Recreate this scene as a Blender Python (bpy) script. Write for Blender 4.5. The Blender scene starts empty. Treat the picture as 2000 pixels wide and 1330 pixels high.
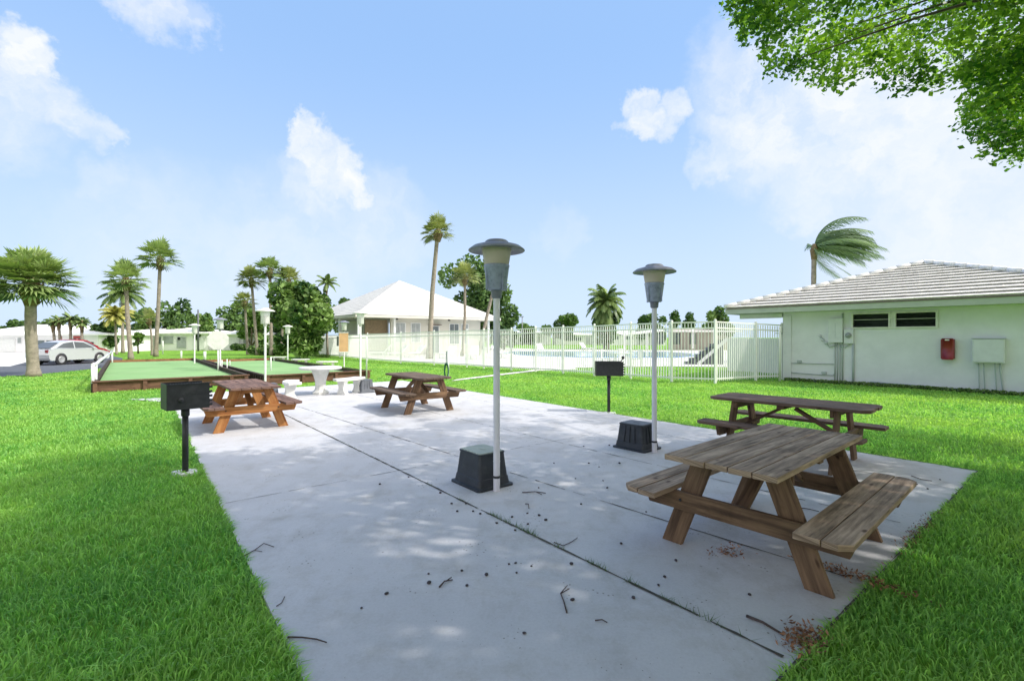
import bpy, math, random
import numpy as np
from mathutils import Vector, Matrix
random.seed(7); rng = np.random.default_rng(7)
R = math.radians
sc = bpy.context.scene
COL = sc.collection
F, CX, HZ, H = 930.0, 1000.0, 658.0, 1.62      # lens length in photo pixels, horizon, eye height
def G(px, py, z=0.0):                            # ground (or height z) point seen at a photo pixel
    Y = F*(H-z)/(py-HZ); return Vector(((px-CX)/F*Y, Y, z))
def AT(px, py, Y):
    return Vector(((px-CX)/F*Y, Y, H+(HZ-py)/F*Y))
D1 = Vector((-755, 930, 0)).normalized(); D2 = Vector((D1.y, -D1.x, 0))
A1 = math.atan2(D1.y, D1.x); A2 = math.atan2(D2.y, D2.x)
SUN = Vector((.68, -.13, .72)).normalized()

# ------------------------------------------------------------ materials
MATS = {}
def nt_new(name):
    m = bpy.data.materials.new(name); m.use_nodes = True
    nt = m.node_tree; nt.nodes.clear()
    out = nt.nodes.new('ShaderNodeOutputMaterial'); b = nt.nodes.new('ShaderNodeBsdfPrincipled')
    nt.links.new(b.outputs[0], out.inputs[0]); MATS[name] = m
    return m, nt, b, out
def N(nt, t, **kw):
    n = nt.nodes.new(t)
    for k, v in kw.items():
        if k in n.inputs: n.inputs[k].default_value = v
        else: setattr(n, k, v)
    return n
def noise(nt, vec, scale, detail=4, rough=.55):
    n = N(nt, 'ShaderNodeTexNoise'); n.inputs['Scale'].default_value = scale
    n.inputs['Detail'].default_value = detail; n.inputs['Roughness'].default_value = rough
    if vec is not None: nt.links.new(vec, n.inputs['Vector'])
    return n.outputs['Fac']
def ramp(nt, fac, stops):
    r = N(nt, 'ShaderNodeValToRGB'); nt.links.new(fac, r.inputs[0])
    e = r.color_ramp.elements
    while len(e) < len(stops): e.new(.5)
    for el, (p, c) in zip(e, stops):
        el.position = p; el.color = (*c, 1) if len(c) == 3 else c
    return r.outputs[0]
def mixc(nt, fac, a, b, mode='MIX'):
    m = N(nt, 'ShaderNodeMix'); m.data_type = 'RGBA'; m.blend_type = mode
    for s, v in ((0, fac), (6, a), (7, b)):
        if hasattr(v, 'is_linked') or isinstance(v, bpy.types.NodeSocket): nt.links.new(v, m.inputs[s])
        elif s == 0: m.inputs[0].default_value = v
        else: m.inputs[s].default_value = (*v, 1)
    return m.outputs[2]
def bump(nt, b, h, strength=.3, dist=.01):
    n = N(nt, 'ShaderNodeBump'); n.inputs['Strength'].default_value = strength; n.inputs['Distance'].default_value = dist
    nt.links.new(h, n.inputs['Height']); nt.links.new(n.outputs[0], b.inputs['Normal'])
def coord(nt, which='Object', scale=None):
    t = N(nt, 'ShaderNodeTexCoord'); o = t.outputs[which]
    if scale:
        m = N(nt, 'ShaderNodeMapping'); m.inputs['Scale'].default_value = scale
        nt.links.new(o, m.inputs[0]); o = m.outputs[0]
    return o
def geopos(nt, scale=None):
    g = N(nt, 'ShaderNodeNewGeometry'); o = g.outputs['Position']
    if scale:
        m = N(nt, 'ShaderNodeMapping'); m.inputs['Scale'].default_value = scale
        nt.links.new(o, m.inputs[0]); o = m.outputs[0]
    return o
def paint(name, col, rough=.5, var=.12, scale=6, metal=0, bumpy=.05, dirt=None, dscale=3):
    m, nt, b, out = nt_new(name)
    v = geopos(nt)
    f = noise(nt, v, scale, 5)
    c0 = tuple(x*(1-var) for x in col); c1 = tuple(min(1, x*(1+var)) for x in col)
    c = ramp(nt, f, [(.3, c0), (.7, c1)])
    if dirt:
        f2 = noise(nt, v, dscale, 8, .7)
        k = ramp(nt, f2, [(.5, (0, 0, 0)), (.75, (1, 1, 1))])
        c = mixc(nt, k, c, dirt)
    nt.links.new(c, b.inputs['Base Color'])
    b.inputs['Roughness'].default_value = rough; b.inputs['Metallic'].default_value = metal
    if bumpy: bump(nt, b, noise(nt, v, scale*8, 4), bumpy, .01)
    return m
def wood(name, light, dark, rough=.75, knots=True):
    m, nt, b, out = nt_new(name)
    uv = coord(nt, 'UV')
    mp = N(nt, 'ShaderNodeMapping'); mp.inputs['Scale'].default_value = (2.2, 34, 1); nt.links.new(uv, mp.inputs[0])
    mp2 = N(nt, 'ShaderNodeMapping'); mp2.inputs['Scale'].default_value = (1.1, 7, 1); nt.links.new(uv, mp2.inputs[0])
    g = noise(nt, mp.outputs[0], 1.0, 6, .65); g2 = noise(nt, mp2.outputs[0], 1.6, 5, .6)
    ad = N(nt, 'ShaderNodeMath', operation='ADD'); nt.links.new(g, ad.inputs[0]); nt.links.new(g2, ad.inputs[1])
    hf = N(nt, 'ShaderNodeMath', operation='MULTIPLY'); hf.inputs[1].default_value = .5; nt.links.new(ad.outputs[0], hf.inputs[0])
    c = ramp(nt, hf.outputs[0], [(.39, dark), (.5, tuple((a+b_)/2 for a, b_ in zip(light, dark))), (.60, light)])
    w = noise(nt, uv, 2.1, 6, .7)
    k = ramp(nt, w, [(.52, (1, 1, 1)), (.72, (.55, .52, .5))])
    c = mixc(nt, 1.0, c, k, 'MULTIPLY')
    vo = N(nt, 'ShaderNodeTexVoronoi'); mp3 = N(nt, 'ShaderNodeMapping'); mp3.inputs['Scale'].default_value = (3.2, 7.5, 1)
    nt.links.new(uv, mp3.inputs[0]); nt.links.new(mp3.outputs[0], vo.inputs['Vector']); vo.inputs['Scale'].default_value = 1
    kk = ramp(nt, vo.outputs['Distance'], [(.05, (.25, .2, .17)), (.13, (1, 1, 1))])
    c = mixc(nt, 1.0, c, kk, 'MULTIPLY')
    nt.links.new(c, b.inputs['Base Color']); b.inputs['Roughness'].default_value = rough
    b.inputs['Specular IOR Level'].default_value = .25
    bump(nt, b, hf.outputs[0], .55, .006)
    return m
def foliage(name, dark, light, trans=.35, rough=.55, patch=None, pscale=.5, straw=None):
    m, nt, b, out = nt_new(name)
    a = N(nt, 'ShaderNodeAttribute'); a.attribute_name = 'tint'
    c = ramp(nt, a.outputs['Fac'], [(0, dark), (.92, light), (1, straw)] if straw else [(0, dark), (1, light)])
    if patch:
        f = noise(nt, geopos(nt), pscale, 5, .6)
        k = ramp(nt, f, [(.42, (0, 0, 0)), (.62, (1, 1, 1))])
        kk = N(nt, 'ShaderNodeMath', operation='MULTIPLY'); kk.inputs[1].default_value = .42; nt.links.new(k, kk.inputs[0])
        c = mixc(nt, kk.outputs[0], c, patch)
    nt.links.new(c, b.inputs['Base Color']); b.inputs['Roughness'].default_value = rough
    b.inputs['Specular IOR Level'].default_value = .3
    t = N(nt, 'ShaderNodeBsdfTranslucent'); nt.links.new(mixc(nt, 1.0, c, (1.25, 1.3, .6), 'MULTIPLY'), t.inputs[0])
    mx = N(nt, 'ShaderNodeMixShader'); mx.inputs[0].default_value = trans
    nt.links.new(b.outputs[0], mx.inputs[1]); nt.links.new(t.outputs[0], mx.inputs[2]); nt.links.new(mx.outputs[0], out.inputs[0])
    return m

M = {}
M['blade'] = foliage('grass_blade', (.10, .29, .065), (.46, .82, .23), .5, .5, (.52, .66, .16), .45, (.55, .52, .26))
def lawn_mat():
    m, nt, b, out = nt_new('lawn_soil')
    p = geopos(nt)
    a = noise(nt, p, .35, 5, .6); f = noise(nt, p, 9, 8, .75); f3 = noise(nt, geopos(nt, (1, .35, 1)), 2.2, 6, .7)
    c = ramp(nt, f, [(.3, (.09, .22, .03)), (.5, (.18, .38, .05)), (.72, (.32, .54, .08))])
    k = ramp(nt, a, [(.4, (0, 0, 0)), (.65, (.6, .6, .6))])
    c = mixc(nt, k, c, (.27, .45, .06))
    k3 = ramp(nt, f3, [(.35, (.55, .6, .5)), (.6, (1, 1, 1))])
    c = mixc(nt, 1.0, c, k3, 'MULTIPLY')
    nt.links.new(c, b.inputs['Base Color']); b.inputs['Roughness'].default_value = .9; b.inputs['Specular IOR Level'].default_value = .1
    bump(nt, b, f, .8, .04); return m
M['lawn'] = lawn_mat()
def concrete_mat(name, c0, c1, joints=True):
    m, nt, b, out = nt_new(name)
    p = geopos(nt)
    a = noise(nt, p, .8, 6, .65); f = noise(nt, p, 60, 6, .7); s = noise(nt, geopos(nt, (1, .55, 1)), 3.1, 8, .75)
    c = ramp(nt, a, [(.3, c0), (.7, c1)])
    k = ramp(nt, s, [(.5, (1, 1, 1)), (.62, (.90, .89, .87)), (.74, (.80, .79, .77))])
    c = mixc(nt, 1.0, c, k, 'MULTIPLY')
    k2 = ramp(nt, f, [(.3, (.9, .9, .9)), (.6, (1, 1, 1))]); c = mixc(nt, 1.0, c, k2, 'MULTIPLY')
    st = noise(nt, geopos(nt, (1, 1.6, 1)), 1.3, 9, .8)
    k3 = ramp(nt, st, [(.50, (1, 1, 1)), (.60, (.92, .91, .885)), (.72, (.83, .81, .78))]); c = mixc(nt, 1.0, c, k3, 'MULTIPLY')
    vo = N(nt, 'ShaderNodeTexVoronoi'); nt.links.new(p, vo.inputs['Vector']); vo.inputs['Scale'].default_value = 26
    sp = N(nt, 'ShaderNodeMath', operation='MULTIPLY'); nt.links.new(vo.outputs['Distance'], sp.inputs[0]); nt.links.new(ramp(nt, noise(nt, p, 1.9, 3), [(.45, (1, 1, 1)), (.62, (.22, .22, .22))]), sp.inputs[1])
    k4 = ramp(nt, sp.outputs[0], [(.025, (.45, .43, .40)), (.05, (1, 1, 1))]); c = mixc(nt, 1.0, c, k4, 'MULTIPLY')
    nt.links.new(c, b.inputs['Base Color']); b.inputs['Roughness'].default_value = .85
    bump(nt, b, f, .25, .004); return m
M['patio'] = concrete_mat('patio_concrete', (.49, .49, .515), (.57, .567, .59))
M['deck'] = concrete_mat('deck_concrete', (.62, .60, .57), (.74, .72, .69))
M['whiteconc'] = paint('white_cast_concrete', (.66, .66, .64), .8, .1, 5, bumpy=.2, dirt=(.42, .42, .40))
M['joint'] = paint('joint_dirt', (.075, .07, .06), .95, .5, 14)
M['asphalt'] = paint('asphalt', (.09, .10, .12), .9, .2, 9, bumpy=.2)
M['drive'] = paint('pale_driveway', (.62, .62, .61), .9, .08, 1)
M['woodtop'] = wood('weathered_wood', (.53, .385, .28), (.14, .093, .062))
M['woodleg'] = wood('brown_wood', (.22, .135, .078), (.08, .047, .029))
M['wooddark'] = wood('dark_wood', (.22, .145, .11), (.085, .052, .042))
M['wooddarkleg'] = wood('dark_leg_wood', (.20, .125, .075), (.075, .045, .03))
M['woodred'] = wood('reddish_wood', (.26, .155, .12), (.08, .05, .045))
M['woodorange'] = wood('orange_wood', (.46, .22, .08), (.26, .095, .03))
M['woodmid'] = wood('tan_brown_wood', (.19, .135, .10), (.07, .048, .036))
M['woodmidleg'] = wood('tan_leg_wood', (.24, .145, .085), (.09, .052, .034))
M['timber'] = wood('court_timber', (.20, .105, .07), (.085, .045, .032))
M['timberred'] = wood('court_timber_red', (.33, .15, .08), (.16, .07, .04))
M['timberdark'] = wood('court_timber_dark', (.085, .06, .042), (.03, .022, .018))
M['carpet'] = paint('green_court_carpet', (.20, .36, .14), .95, .12, .5, dirt=(.27, .40, .20), dscale=.8)
M['lampgrey'] = paint('lamp_grey_metal', (.18, .185, .235), .5, .15, 12, 0, .02, dirt=(.26, .28, .29), dscale=14)
M['housing'] = paint('lamp_blue_grey_housing', (.31, .34, .48), .45, .12, 20, 0, .02, dirt=(.14, .16, .22), dscale=16)
M['pole'] = paint('white_painted_pole', (.68, .665, .73), .45, .06, 8, 0, .02)
M['white'] = paint('white_paint', (.74, .75, .75), .5, .05, 6, 0, .02)
M['fence'] = paint('white_fence_metal', (.80, .81, .79), .45, .05, 6, 0, .0)
def glass_mat():
    m, nt, b, out = nt_new('frosted_lamp_plastic')
    b.inputs['Base Color'].default_value = (.86, .73, .67, 1); b.inputs['Roughness'].default_value = .35
    t = N(nt, 'ShaderNodeBsdfTranslucent'); t.inputs[0].default_value = (.75, .70, .58, 1)
    mx = N(nt, 'ShaderNodeMixShader'); mx.inputs[0].default_value = .45
    nt.links.new(b.outputs[0], mx.inputs[1]); nt.links.new(t.outputs[0], mx.inputs[2]); nt.links.new(mx.outputs[0], out.inputs[0]); return m
M['shade'] = glass_mat()
M['black'] = paint('black_metal', (.022, .023, .028), .5, .3, 20, 0, .1)
M['plastic'] = paint('black_plastic', (.022, .026, .035), .55, .3, 9, 0, .1, dirt=(.05, .055, .06), dscale=8)
M['lid'] = paint('pale_green_lid', (.34, .38, .33), .7, .1, 9)
M['greyplastic'] = paint('grey_plastic', (.11, .12, .14), .6, .2, 9)
M['mint'] = paint('pale_mint_stucco', (.67, .69, .725), .9, .04, 2.5, bumpy=.25, dirt=(.60, .625, .66), dscale=1.2)
M['mintmetal'] = paint('mint_painted_metal', (.58, .61, .62), .6, .05, 6)
M['fascia'] = paint('green_grey_fascia', (.40, .44, .38), .7, .06, 4)
M['flash'] = paint('dark_drip_edge', (.13, .09, .08), .7, .1, 4)
M['tile'] = paint('white_grey_roof_tile', (.66, .635, .60), .8, .12, 7, bumpy=.1, dirt=(.44, .41, .38), dscale=2.5)
M['cap'] = paint('white_ridge_tile', (.74, .73, .72), .8, .1, 7)
M['clubroof'] = paint('white_club_roof', (.56, .55, .53), .85, .04, 2, dirt=(.66, .65, .62), dscale=.6)
M['clubwall'] = paint('cream_wall', (.60, .585, .53), .9, .05, 1)
M['brown'] = paint('brown_panel', (.20, .15, .09), .8, .2, 6)
M['dark'] = paint('dark_opening', (.02, .022, .022), .6, .2, 4)
M['slat'] = paint('dark_glass_slat', (.06, .075, .068), .25, .15, 6)
M['paleglass'] = paint('pale_curtained_glass', (.34, .37, .38), .3, .2, 3)
M['greyglass'] = paint('grey_window_glass', (.13, .155, .17), .2, .3, 3)
M['red'] = paint('red_enamel', (.21, .016, .025), .35, .12, 5)
M['conduit'] = paint('grey_conduit', (.36, .42, .42), .5, .05, 6)
M['meter'] = paint('meter_glass', (.25, .28, .28), .2, .2, 12)
M['bark'] = paint('palm_bark', (.27, .235, .19), .95, .25, 5, bumpy=.6, dirt=(.13, .11, .085), dscale=6)
M['barkdark'] = paint('brown_bark', (.10, .078, .055), .95, .3, 6, bumpy=.6)
M['boot'] = paint('palm_boot_bark', (.16, .12, .06), .95, .35, 9, bumpy=.6)
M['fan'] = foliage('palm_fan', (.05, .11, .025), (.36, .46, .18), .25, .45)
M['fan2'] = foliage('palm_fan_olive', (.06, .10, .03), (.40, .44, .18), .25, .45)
M['coco'] = foliage('palm_feather', (.04, .09, .025), (.28, .38, .13), .25, .4)
M['blue'] = foliage('windblown_palm', (.05, .11, .05), (.24, .34, .17), .25, .4)
M['yellow'] = foliage('yellow_palm', (.26, .28, .06), (.65, .60, .20), .3, .5)
M['leaf'] = foliage('broad_leaf', (.045, .14, .02), (.33, .52, .07), .56, .45)
M['tree'] = foliage('tree_leaf', (.025, .07, .02), (.17, .28, .08), .25, .6)
M['treelight'] = foliage('light_tree_leaf', (.05, .12, .03), (.24, .36, .10), .25, .6)
M['bushm'] = foliage('bush_leaf', (.018, .065, .014), (.30, .44, .14), .25, .5)
M['twig'] = paint('dry_twig', (.07, .05, .045), .95, .4, 30)
M['pod'] = paint('dark_seed_pod', (.05, .042, .05), .9, .4, 30)
M['litter'] = foliage('dry_leaf_litter', (.10, .05, .03), (.42, .22, .13), .1, .8)
M['water'] = None
m, nt, b, out = nt_new('pool_water'); b.inputs['Base Color'].default_value = (.45, .64, .76, 1); b.inputs['Roughness'].default_value = .08
bump(nt, b, noise(nt, geopos(nt), 2.5, 4), .3, .03); M['water'] = m
M['coping'] = paint('blue_tile_band', (.05, .20, .42), .4, .1, 6)
M['silver'] = paint('silver_car_paint', (.60, .62, .64), .25, .02, 2, .35, 0)
M['redcar'] = paint('red_car_paint', (.36, .025, .04), .25, .02, 2, .2, 0)
M['carglass'] = paint('car_window_glass', (.10, .11, .12), .08, .1, 1, 0, 0)
M['tyre'] = paint('tyre_rubber', (.025, .025, .027), .8, .2, 10)
M['rim'] = paint('wheel_rim', (.50, .50, .52), .35, .1, 10, .6)
M['tan'] = paint('tan_board', (.62, .38, .20), .8, .1, 4)
M['hose'] = paint('green_hose', (.015, .09, .06), .45, .3, 12)
M['pink'] = paint('pinkish_wall', (.55, .48, .46), .9, .05, 1)
M['housewall'] = paint('house_white_wall', (.84, .83, .85), .9, .04, .8)
M['houseroof'] = paint('house_white_roof', (.80, .80, .78), .8, .03, .8)
M['awning'] = paint('red_awning', (.50, .10, .10), .8, .1, 4)

# ------------------------------------------------------------ mesh helpers
class MB:
    def __init__(s): s.v = []; s.f = []; s.uv = []; s.sm = []
    def face(s, pts, uvs=None, smooth=False):
        i = len(s.v); s.v += [tuple(p) for p in pts]; s.f.append(tuple(range(i, i+len(pts))))
        s.uv.append(uvs or [(p[0]*.5+p[2]*.3, p[1]*.5+p[2]) for p in pts]); s.sm.append(smooth)
    def mesh(s, verts, faces, smooth=False, uvf=None):
        i = len(s.v); s.v += [tuple(p) for p in verts]
        for f in faces:
            s.f.append(tuple(i+k for k in f)); s.sm.append(smooth)
            s.uv.append([(verts[k][0]+verts[k][2], verts[k][1]+verts[k][2]*.3) for k in f])
    def beam(s, p0, p1, w, h, up=(0, 0, 1), cham=0.0, clip=0.0, clip_side=None):
        """board from p0 to p1; w across, h along up; clip = cut corners at the ends"""
        p0 = Vector(p0); p1 = Vector(p1); d = (p1-p0); L = d.length; d.normalize(); up = Vector(up)
        side = d.cross(up).normalized(); u = side.cross(d).normalized()
        o = (random.random()*9, random.random()*9)
        hw, hh = w/2, h/2
        c = clip
        if c:
            a0, a1 = (c, c)
            out = [(0+a0, -hw), (L-a1, -hw), (L, -hw+c), (L, hw-c), (L-a1, hw), (a0, hw), (0, hw-c), (0, -hw+c)]
            if clip_side == 1: out = [(0, -hw), (L, -hw), (L, hw-c), (L-c, hw), (c, hw), (0, hw-c)]
            if clip_side == -1: out = [(c, -hw), (L-c, -hw), (L, -hw+c), (L, hw), (0, hw), (0, -hw+c)]
        else: out = [(0, -hw), (L, -hw), (L, hw), (0, hw)]
        n = len(out)
        top = [p0+d*a+side*b+u*hh for a, b in out]; bot = [p0+d*a+side*b-u*hh for a, b in out]
        s.face(top, [(o[0]+a, o[1]+b) for a, b in out]); s.face(bot[::-1], [(o[0]+a+3, o[1]+b) for a, b in out[::-1]])
        for i in range(n):
            j = (i+1) % n; ea = out[i][0]; eb = out[j][0]
            if abs(out[i][0]-out[j][0]) < 1e-6: uv = [(o[0]+out[i][1]*.2, o[1]+out[i][1]), (o[0]+out[j][1]*.2, o[1]+out[j][1]), (o[0]+.05, o[1]+out[j][1]+.2), (o[0]+.05, o[1]+out[i][1]+.2)]
            else: uv = [(o[0]+ea, o[1]+.5), (o[0]+eb, o[1]+.5), (o[0]+eb, o[1]+.5+h), (o[0]+ea, o[1]+.5+h)]
            s.face([bot[i], bot[j], top[j], top[i]], uv)
    def box(s, c, size, rz=0):
        c = Vector(c); x, y, z = (k/2 for k in size); ca, sa = math.cos(rz), math.sin(rz)
        P = lambda a, b, e: (c.x+a*ca-b*sa, c.y+a*sa+b*ca, c.z+e)
        v = [P(i*x, j*y, k*z) for k in (-1, 1) for i, j in ((-1, -1), (1, -1), (1, 1), (-1, 1))]
        s.mesh(v, [(3, 2, 1, 0), (4, 5, 6, 7), (0, 1, 5, 4), (1, 2, 6, 5), (2, 3, 7, 6), (3, 0, 4, 7)])
    def lathe(s, prof, n=32, c=(0, 0, 0), smooth=True):
        v = []; f = []
        for r, z in prof:
            for i in range(n): a = 2*math.pi*i/n; v.append((c[0]+r*math.cos(a), c[1]+r*math.sin(a), c[2]+z))
        for k in range(len(prof)-1):
            for i in range(n): j = (i+1) % n; f.append((k*n+i, k*n+j, (k+1)*n+j, (k+1)*n+i))
        s.mesh(v, f, smooth)
    def tube(s, pts, rad, n=8, cap=True):
        pts = [Vector(p) for p in pts]; 
        if not hasattr(rad, '__len__'): rad = [rad]*len(pts)
        v = []; f = []
        for k, p in enumerate(pts):
            d = (pts[min(k+1, len(pts)-1)]-pts[max(k-1, 0)]).normalized()
            a = d.orthogonal() if abs(d.z) > .9 else Vector((0, 0, 1)).cross(d)
            if abs(d.z) > .9: a = Vector((0, 1, 0)).cross(d)
            a.normalize(); b_ = d.cross(a)
            for i in range(n): t = 2*math.pi*i/n; v.append(p+(a*math.cos(t)+b_*math.sin(t))*rad[k])
        for k in range(len(pts)-1):
            for i in range(n): j = (i+1) % n; f.append((k*n+i, k*n+j, (k+1)*n+j, (k+1)*n+i))
        if cap: f.append(tuple(range(n))[::-1]); f.append(tuple((len(pts)-1)*n+i for i in range(n)))
        s.mesh(v, f, True)
    def prism(s, poly, z0, z1):
        n = len(poly); b = [(p[0], p[1], z0) for p in poly]; t = [(p[0], p[1], z1) for p in poly]
        s.face(b[::-1]); s.face(t)
        for i in range(n): j = (i+1) % n; s.face([b[i], b[j], t[j], t[i]])
    def build(s, name, mat, parent=None, bevel=0):
        me = bpy.data.meshes.new(name); me.from_pydata(s.v, [], s.f); 
        uvl = me.uv_layers.new(name='UVMap'); flat = [c for f in s.uv for uv in f for c in uv]
        uvl.data.foreach_set('uv', flat)
        me.polygons.foreach_set('use_smooth', s.sm); me.update()
        me.materials.append(mat if not isinstance(mat, str) else M[mat])
        o = bpy.data.objects.new(name, me); COL.objects.link(o)
        if parent: o.parent = parent
        if bevel:
            # weld so the bevel rounds real edges
            import bmesh
            bm = bmesh.new(); bm.from_mesh(me); bmesh.ops.remove_doubles(bm, verts=bm.verts, dist=1e-5); bm.to_mesh(me); bm.free()
            md = o.modifiers.new('bevel', 'BEVEL'); md.width = bevel; md.segments = 2; md.limit_method = 'ANGLE'
        return o
def tag(o, label=None, cat=None, group=None, kind=None):
    for k, v in (('label', label), ('category', cat), ('group', group), ('kind', kind)):
        if v: o[k] = v
    return o
def thing(name, label, cat, loc=(0, 0, 0), rz=0, group=None, scale=1):
    o = bpy.data.objects.new(name, None); COL.objects.link(o); o.empty_display_size = .2
    o.location = loc; o.rotation_euler = (0, 0, rz); o.scale = (scale,)*3
    return tag(o, label, cat, group)
def copy_tree(o, parent=None):
    c = o.copy(); COL.objects.link(c)
    if parent: c.parent = parent
    for ch in o.children: copy_tree(ch, c)
    return c
def dup(o, loc, rz=None, label=None, scale=None):
    c = copy_tree(o); c.location = loc
    if rz is not None: c.rotation_euler = (0, 0, rz)
    if scale: c.scale = (scale,)*3
    if label: c['label'] = label
    return c
def np_mesh(name, verts, tris, tint, mat, parent=None, quads=None, smooth=False):
    """verts (n,3); tris (m,3) ; tint per vertex"""
    me = bpy.data.meshes.new(name); nv = len(verts)
    loops = []; starts = []; totals = []
    k = 0
    if quads is not None and len(quads):
        loops.append(quads.reshape(-1)); starts.append(np.arange(len(quads))*4); totals.append(np.full(len(quads), 4)); k = len(quads)*4
    if tris is not None and len(tris):
        loops.append(tris.reshape(-1)); starts.append(k+np.arange(len(tris))*3); totals.append(np.full(len(tris), 3))
    loops = np.concatenate(loops).astype(np.int32); starts = np.concatenate(starts).astype(np.int32); totals = np.concatenate(totals).astype(np.int32)
    me.vertices.add(nv); me.vertices.foreach_set('co', np.asarray(verts, np.float32).reshape(-1))
    me.loops.add(len(loops)); me.loops.foreach_set('vertex_index', loops)
    me.polygons.add(len(starts)); me.polygons.foreach_set('loop_start', starts); me.polygons.foreach_set('loop_total', totals)
    if smooth: me.polygons.foreach_set('use_smooth', np.ones(len(starts), bool))
    at = me.attributes.new('tint', 'FLOAT', 'POINT'); at.data.foreach_set('value', np.asarray(tint, np.float32))
    me.update(calc_edges=True); me.validate()
    me.materials.append(M[mat]); o = bpy.data.objects.new(name, me); COL.objects.link(o)
    if parent: o.parent = parent
    return o
def struct(o): o['kind'] = 'structure'; return o
def sheet(name, pts, z, mat, th=0.0):
    b = MB(); P = [(p[0], p[1]) for p in pts]
    ar = sum(P[i][0]*P[(i+1) % len(P)][1]-P[(i+1) % len(P)][0]*P[i][1] for i in range(len(P)))
    if ar < 0: P = P[::-1]
    if th: b.prism(P, z-th, z)
    else: b.face([(x, y, z) for x, y in P])
    return struct(b.build(name, mat))

# ------------------------------------------------------------ world, sun, camera
w = bpy.data.worlds.new('World'); sc.world = w; w.use_nodes = True
wn = w.node_tree; wn.nodes.clear()
wo = wn.nodes.new('ShaderNodeOutputWorld'); bg = wn.nodes.new('ShaderNodeBackground')
sky = wn.nodes.new('ShaderNodeTexSky'); sky.sky_type = 'NISHITA'; sky.sun_disc = False
sky.sun_elevation = math.asin(SUN.z); sky.sun_rotation = math.atan2(SUN.x, SUN.y); sky.air_density = 1.0; sky.dust_density = 1.2; sky.ozone_density = 1.5
tc = wn.nodes.new('ShaderNodeTexCoord'); DIR = tc.outputs['Generated']
def vmath(op, a, b_=None):
    n = wn.nodes.new('ShaderNodeVectorMath'); n.operation = op
    for i, v in enumerate((a, b_)):
        if v is None: continue
        if isinstance(v, (tuple, list, Vector)): n.inputs[i].default_value = v
        elif isinstance(v, (int, float)): n.inputs['Scale'].default_value = v
        else: wn.links.new(v, n.inputs[i])
    return n.outputs['Value'] if op == 'DOT_PRODUCT' else n.outputs[0]
def math_(op, a, b_=0.0, clamp=False):
    n = wn.nodes.new('ShaderNodeMath'); n.operation = op; n.use_clamp = clamp
    for i, v in enumerate((a, b_)):
        if isinstance(v, (int, float)): n.inputs[i].default_value = v
        else: wn.links.new(v, n.inputs[i])
    return n.outputs[0]
def wnoise(scale, detail, rough=.6, vec=None):
    n = wn.nodes.new('ShaderNodeTexNoise'); n.inputs['Scale'].default_value = scale; n.inputs['Detail'].default_value = detail; n.inputs['Roughness'].default_value = rough
    wn.links.new(vec if vec is not None else DIR, n.inputs['Vector']); return n
wob = wnoise(7, 6, .62); wobv = vmath('SUBTRACT', wob.outputs['Color'], (.5, .5, .5))
wob2 = wnoise(30, 5, .6); wobv2 = vmath('SUBTRACT', wob2.outputs['Color'], (.5, .5, .5))
nd = vmath('ADD', DIR, vmath('SCALE', wobv, .10)); nd = vmath('ADD', nd, vmath('SCALE', wobv2, .065)); ND = vmath('NORMALIZE', nd)
wn2 = wn
def spot(px, py, rpx, soft=.5, amt=1.0):
    c = Vector(((px-CX)/F, 1, (HZ-py)/F)).normalized(); ang = rpx/F*(c.y**2)**.5
    d = vmath('DOT_PRODUCT', ND, c)
    mr = wn.nodes.new('ShaderNodeMapRange'); mr.interpolation_type = 'SMOOTHSTEP'
    mr.inputs['From Min'].default_value = math.cos(ang*(1+soft)); mr.inputs['From Max'].default_value = math.cos(ang*max(.02, 1-soft))
    mr.inputs['To Max'].default_value = amt; wn.links.new(d, mr.inputs['Value']); return mr.outputs[0]
SPOTS = [(598, 250, 26, .3, .95), (612, 285, 40, .3, .95), (640, 320, 48, .35, .95), (668, 350, 46, .3, .95), (690, 385, 34, .35, .9), (650, 385, 50, .6, .6), (625, 350, 50, .7, .5), (720, 440, 70, .9, .45), (670, 430, 60, .9, .4), (780, 460, 50, .9, .3),
         (1255, 228, 30, .6, .85), (1240, 190, 18, .7, .8), (1265, 200, 20, .6, .7), (1312, 214, 24, .7, .75), (1288, 246, 22, .8, .6), (1225, 235, 14, .8, .5), (1410, 300, 36, .7, .6), (1375, 315, 24, .8, .5),
         (1540, 190, 120, .8, .85), (1700, 240, 140, .8, .85), (1640, 290, 70, .7, .7), (1470, 110, 70, .9, .6), (1860, 250, 150, .9, .6), (1600, 390, 50, .8, .6),
         (1950, 420, 190, .9, .65), (20, 70, 34, .5, .8), (40, 110, 40, .4, .9), (75, 130, 22, .5, .8), (20, 170, 50, .7, .7), (80, 195, 44, .7, .75), (130, 225, 34, .7, .75), (180, 250, 26, .7, .7), (215, 262, 18, .8, .6), (10, 240, 60, .9, .5),
         (280, 0, 46, .7, .7), (330, 20, 44, .7, .75), (375, 45, 30, .7, .7), (392, 65, 16, .8, .5), (210, 360, 34, .9, .3), (1095, 455, 36, .8, .22), (1130, 458, 22, .8, .2), (330, 490, 110, .9, .3), (560, 490, 100, .95, .35)]
acc = None
for s_ in SPOTS:
    o_ = spot(*s_); acc = o_ if acc is None else math_('MAXIMUM', acc, o_)
dens = wnoise(11, 7, .6, ND).outputs['Fac']
mr = wn.nodes.new('ShaderNodeMapRange'); mr.inputs['From Min'].default_value = .36; mr.inputs['From Max'].default_value = .60; mr.inputs['To Min'].default_value = .42; wn.links.new(dens, mr.inputs['Value'])
cloud = math_('MULTIPLY', acc, mr.outputs[0], True)
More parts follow.
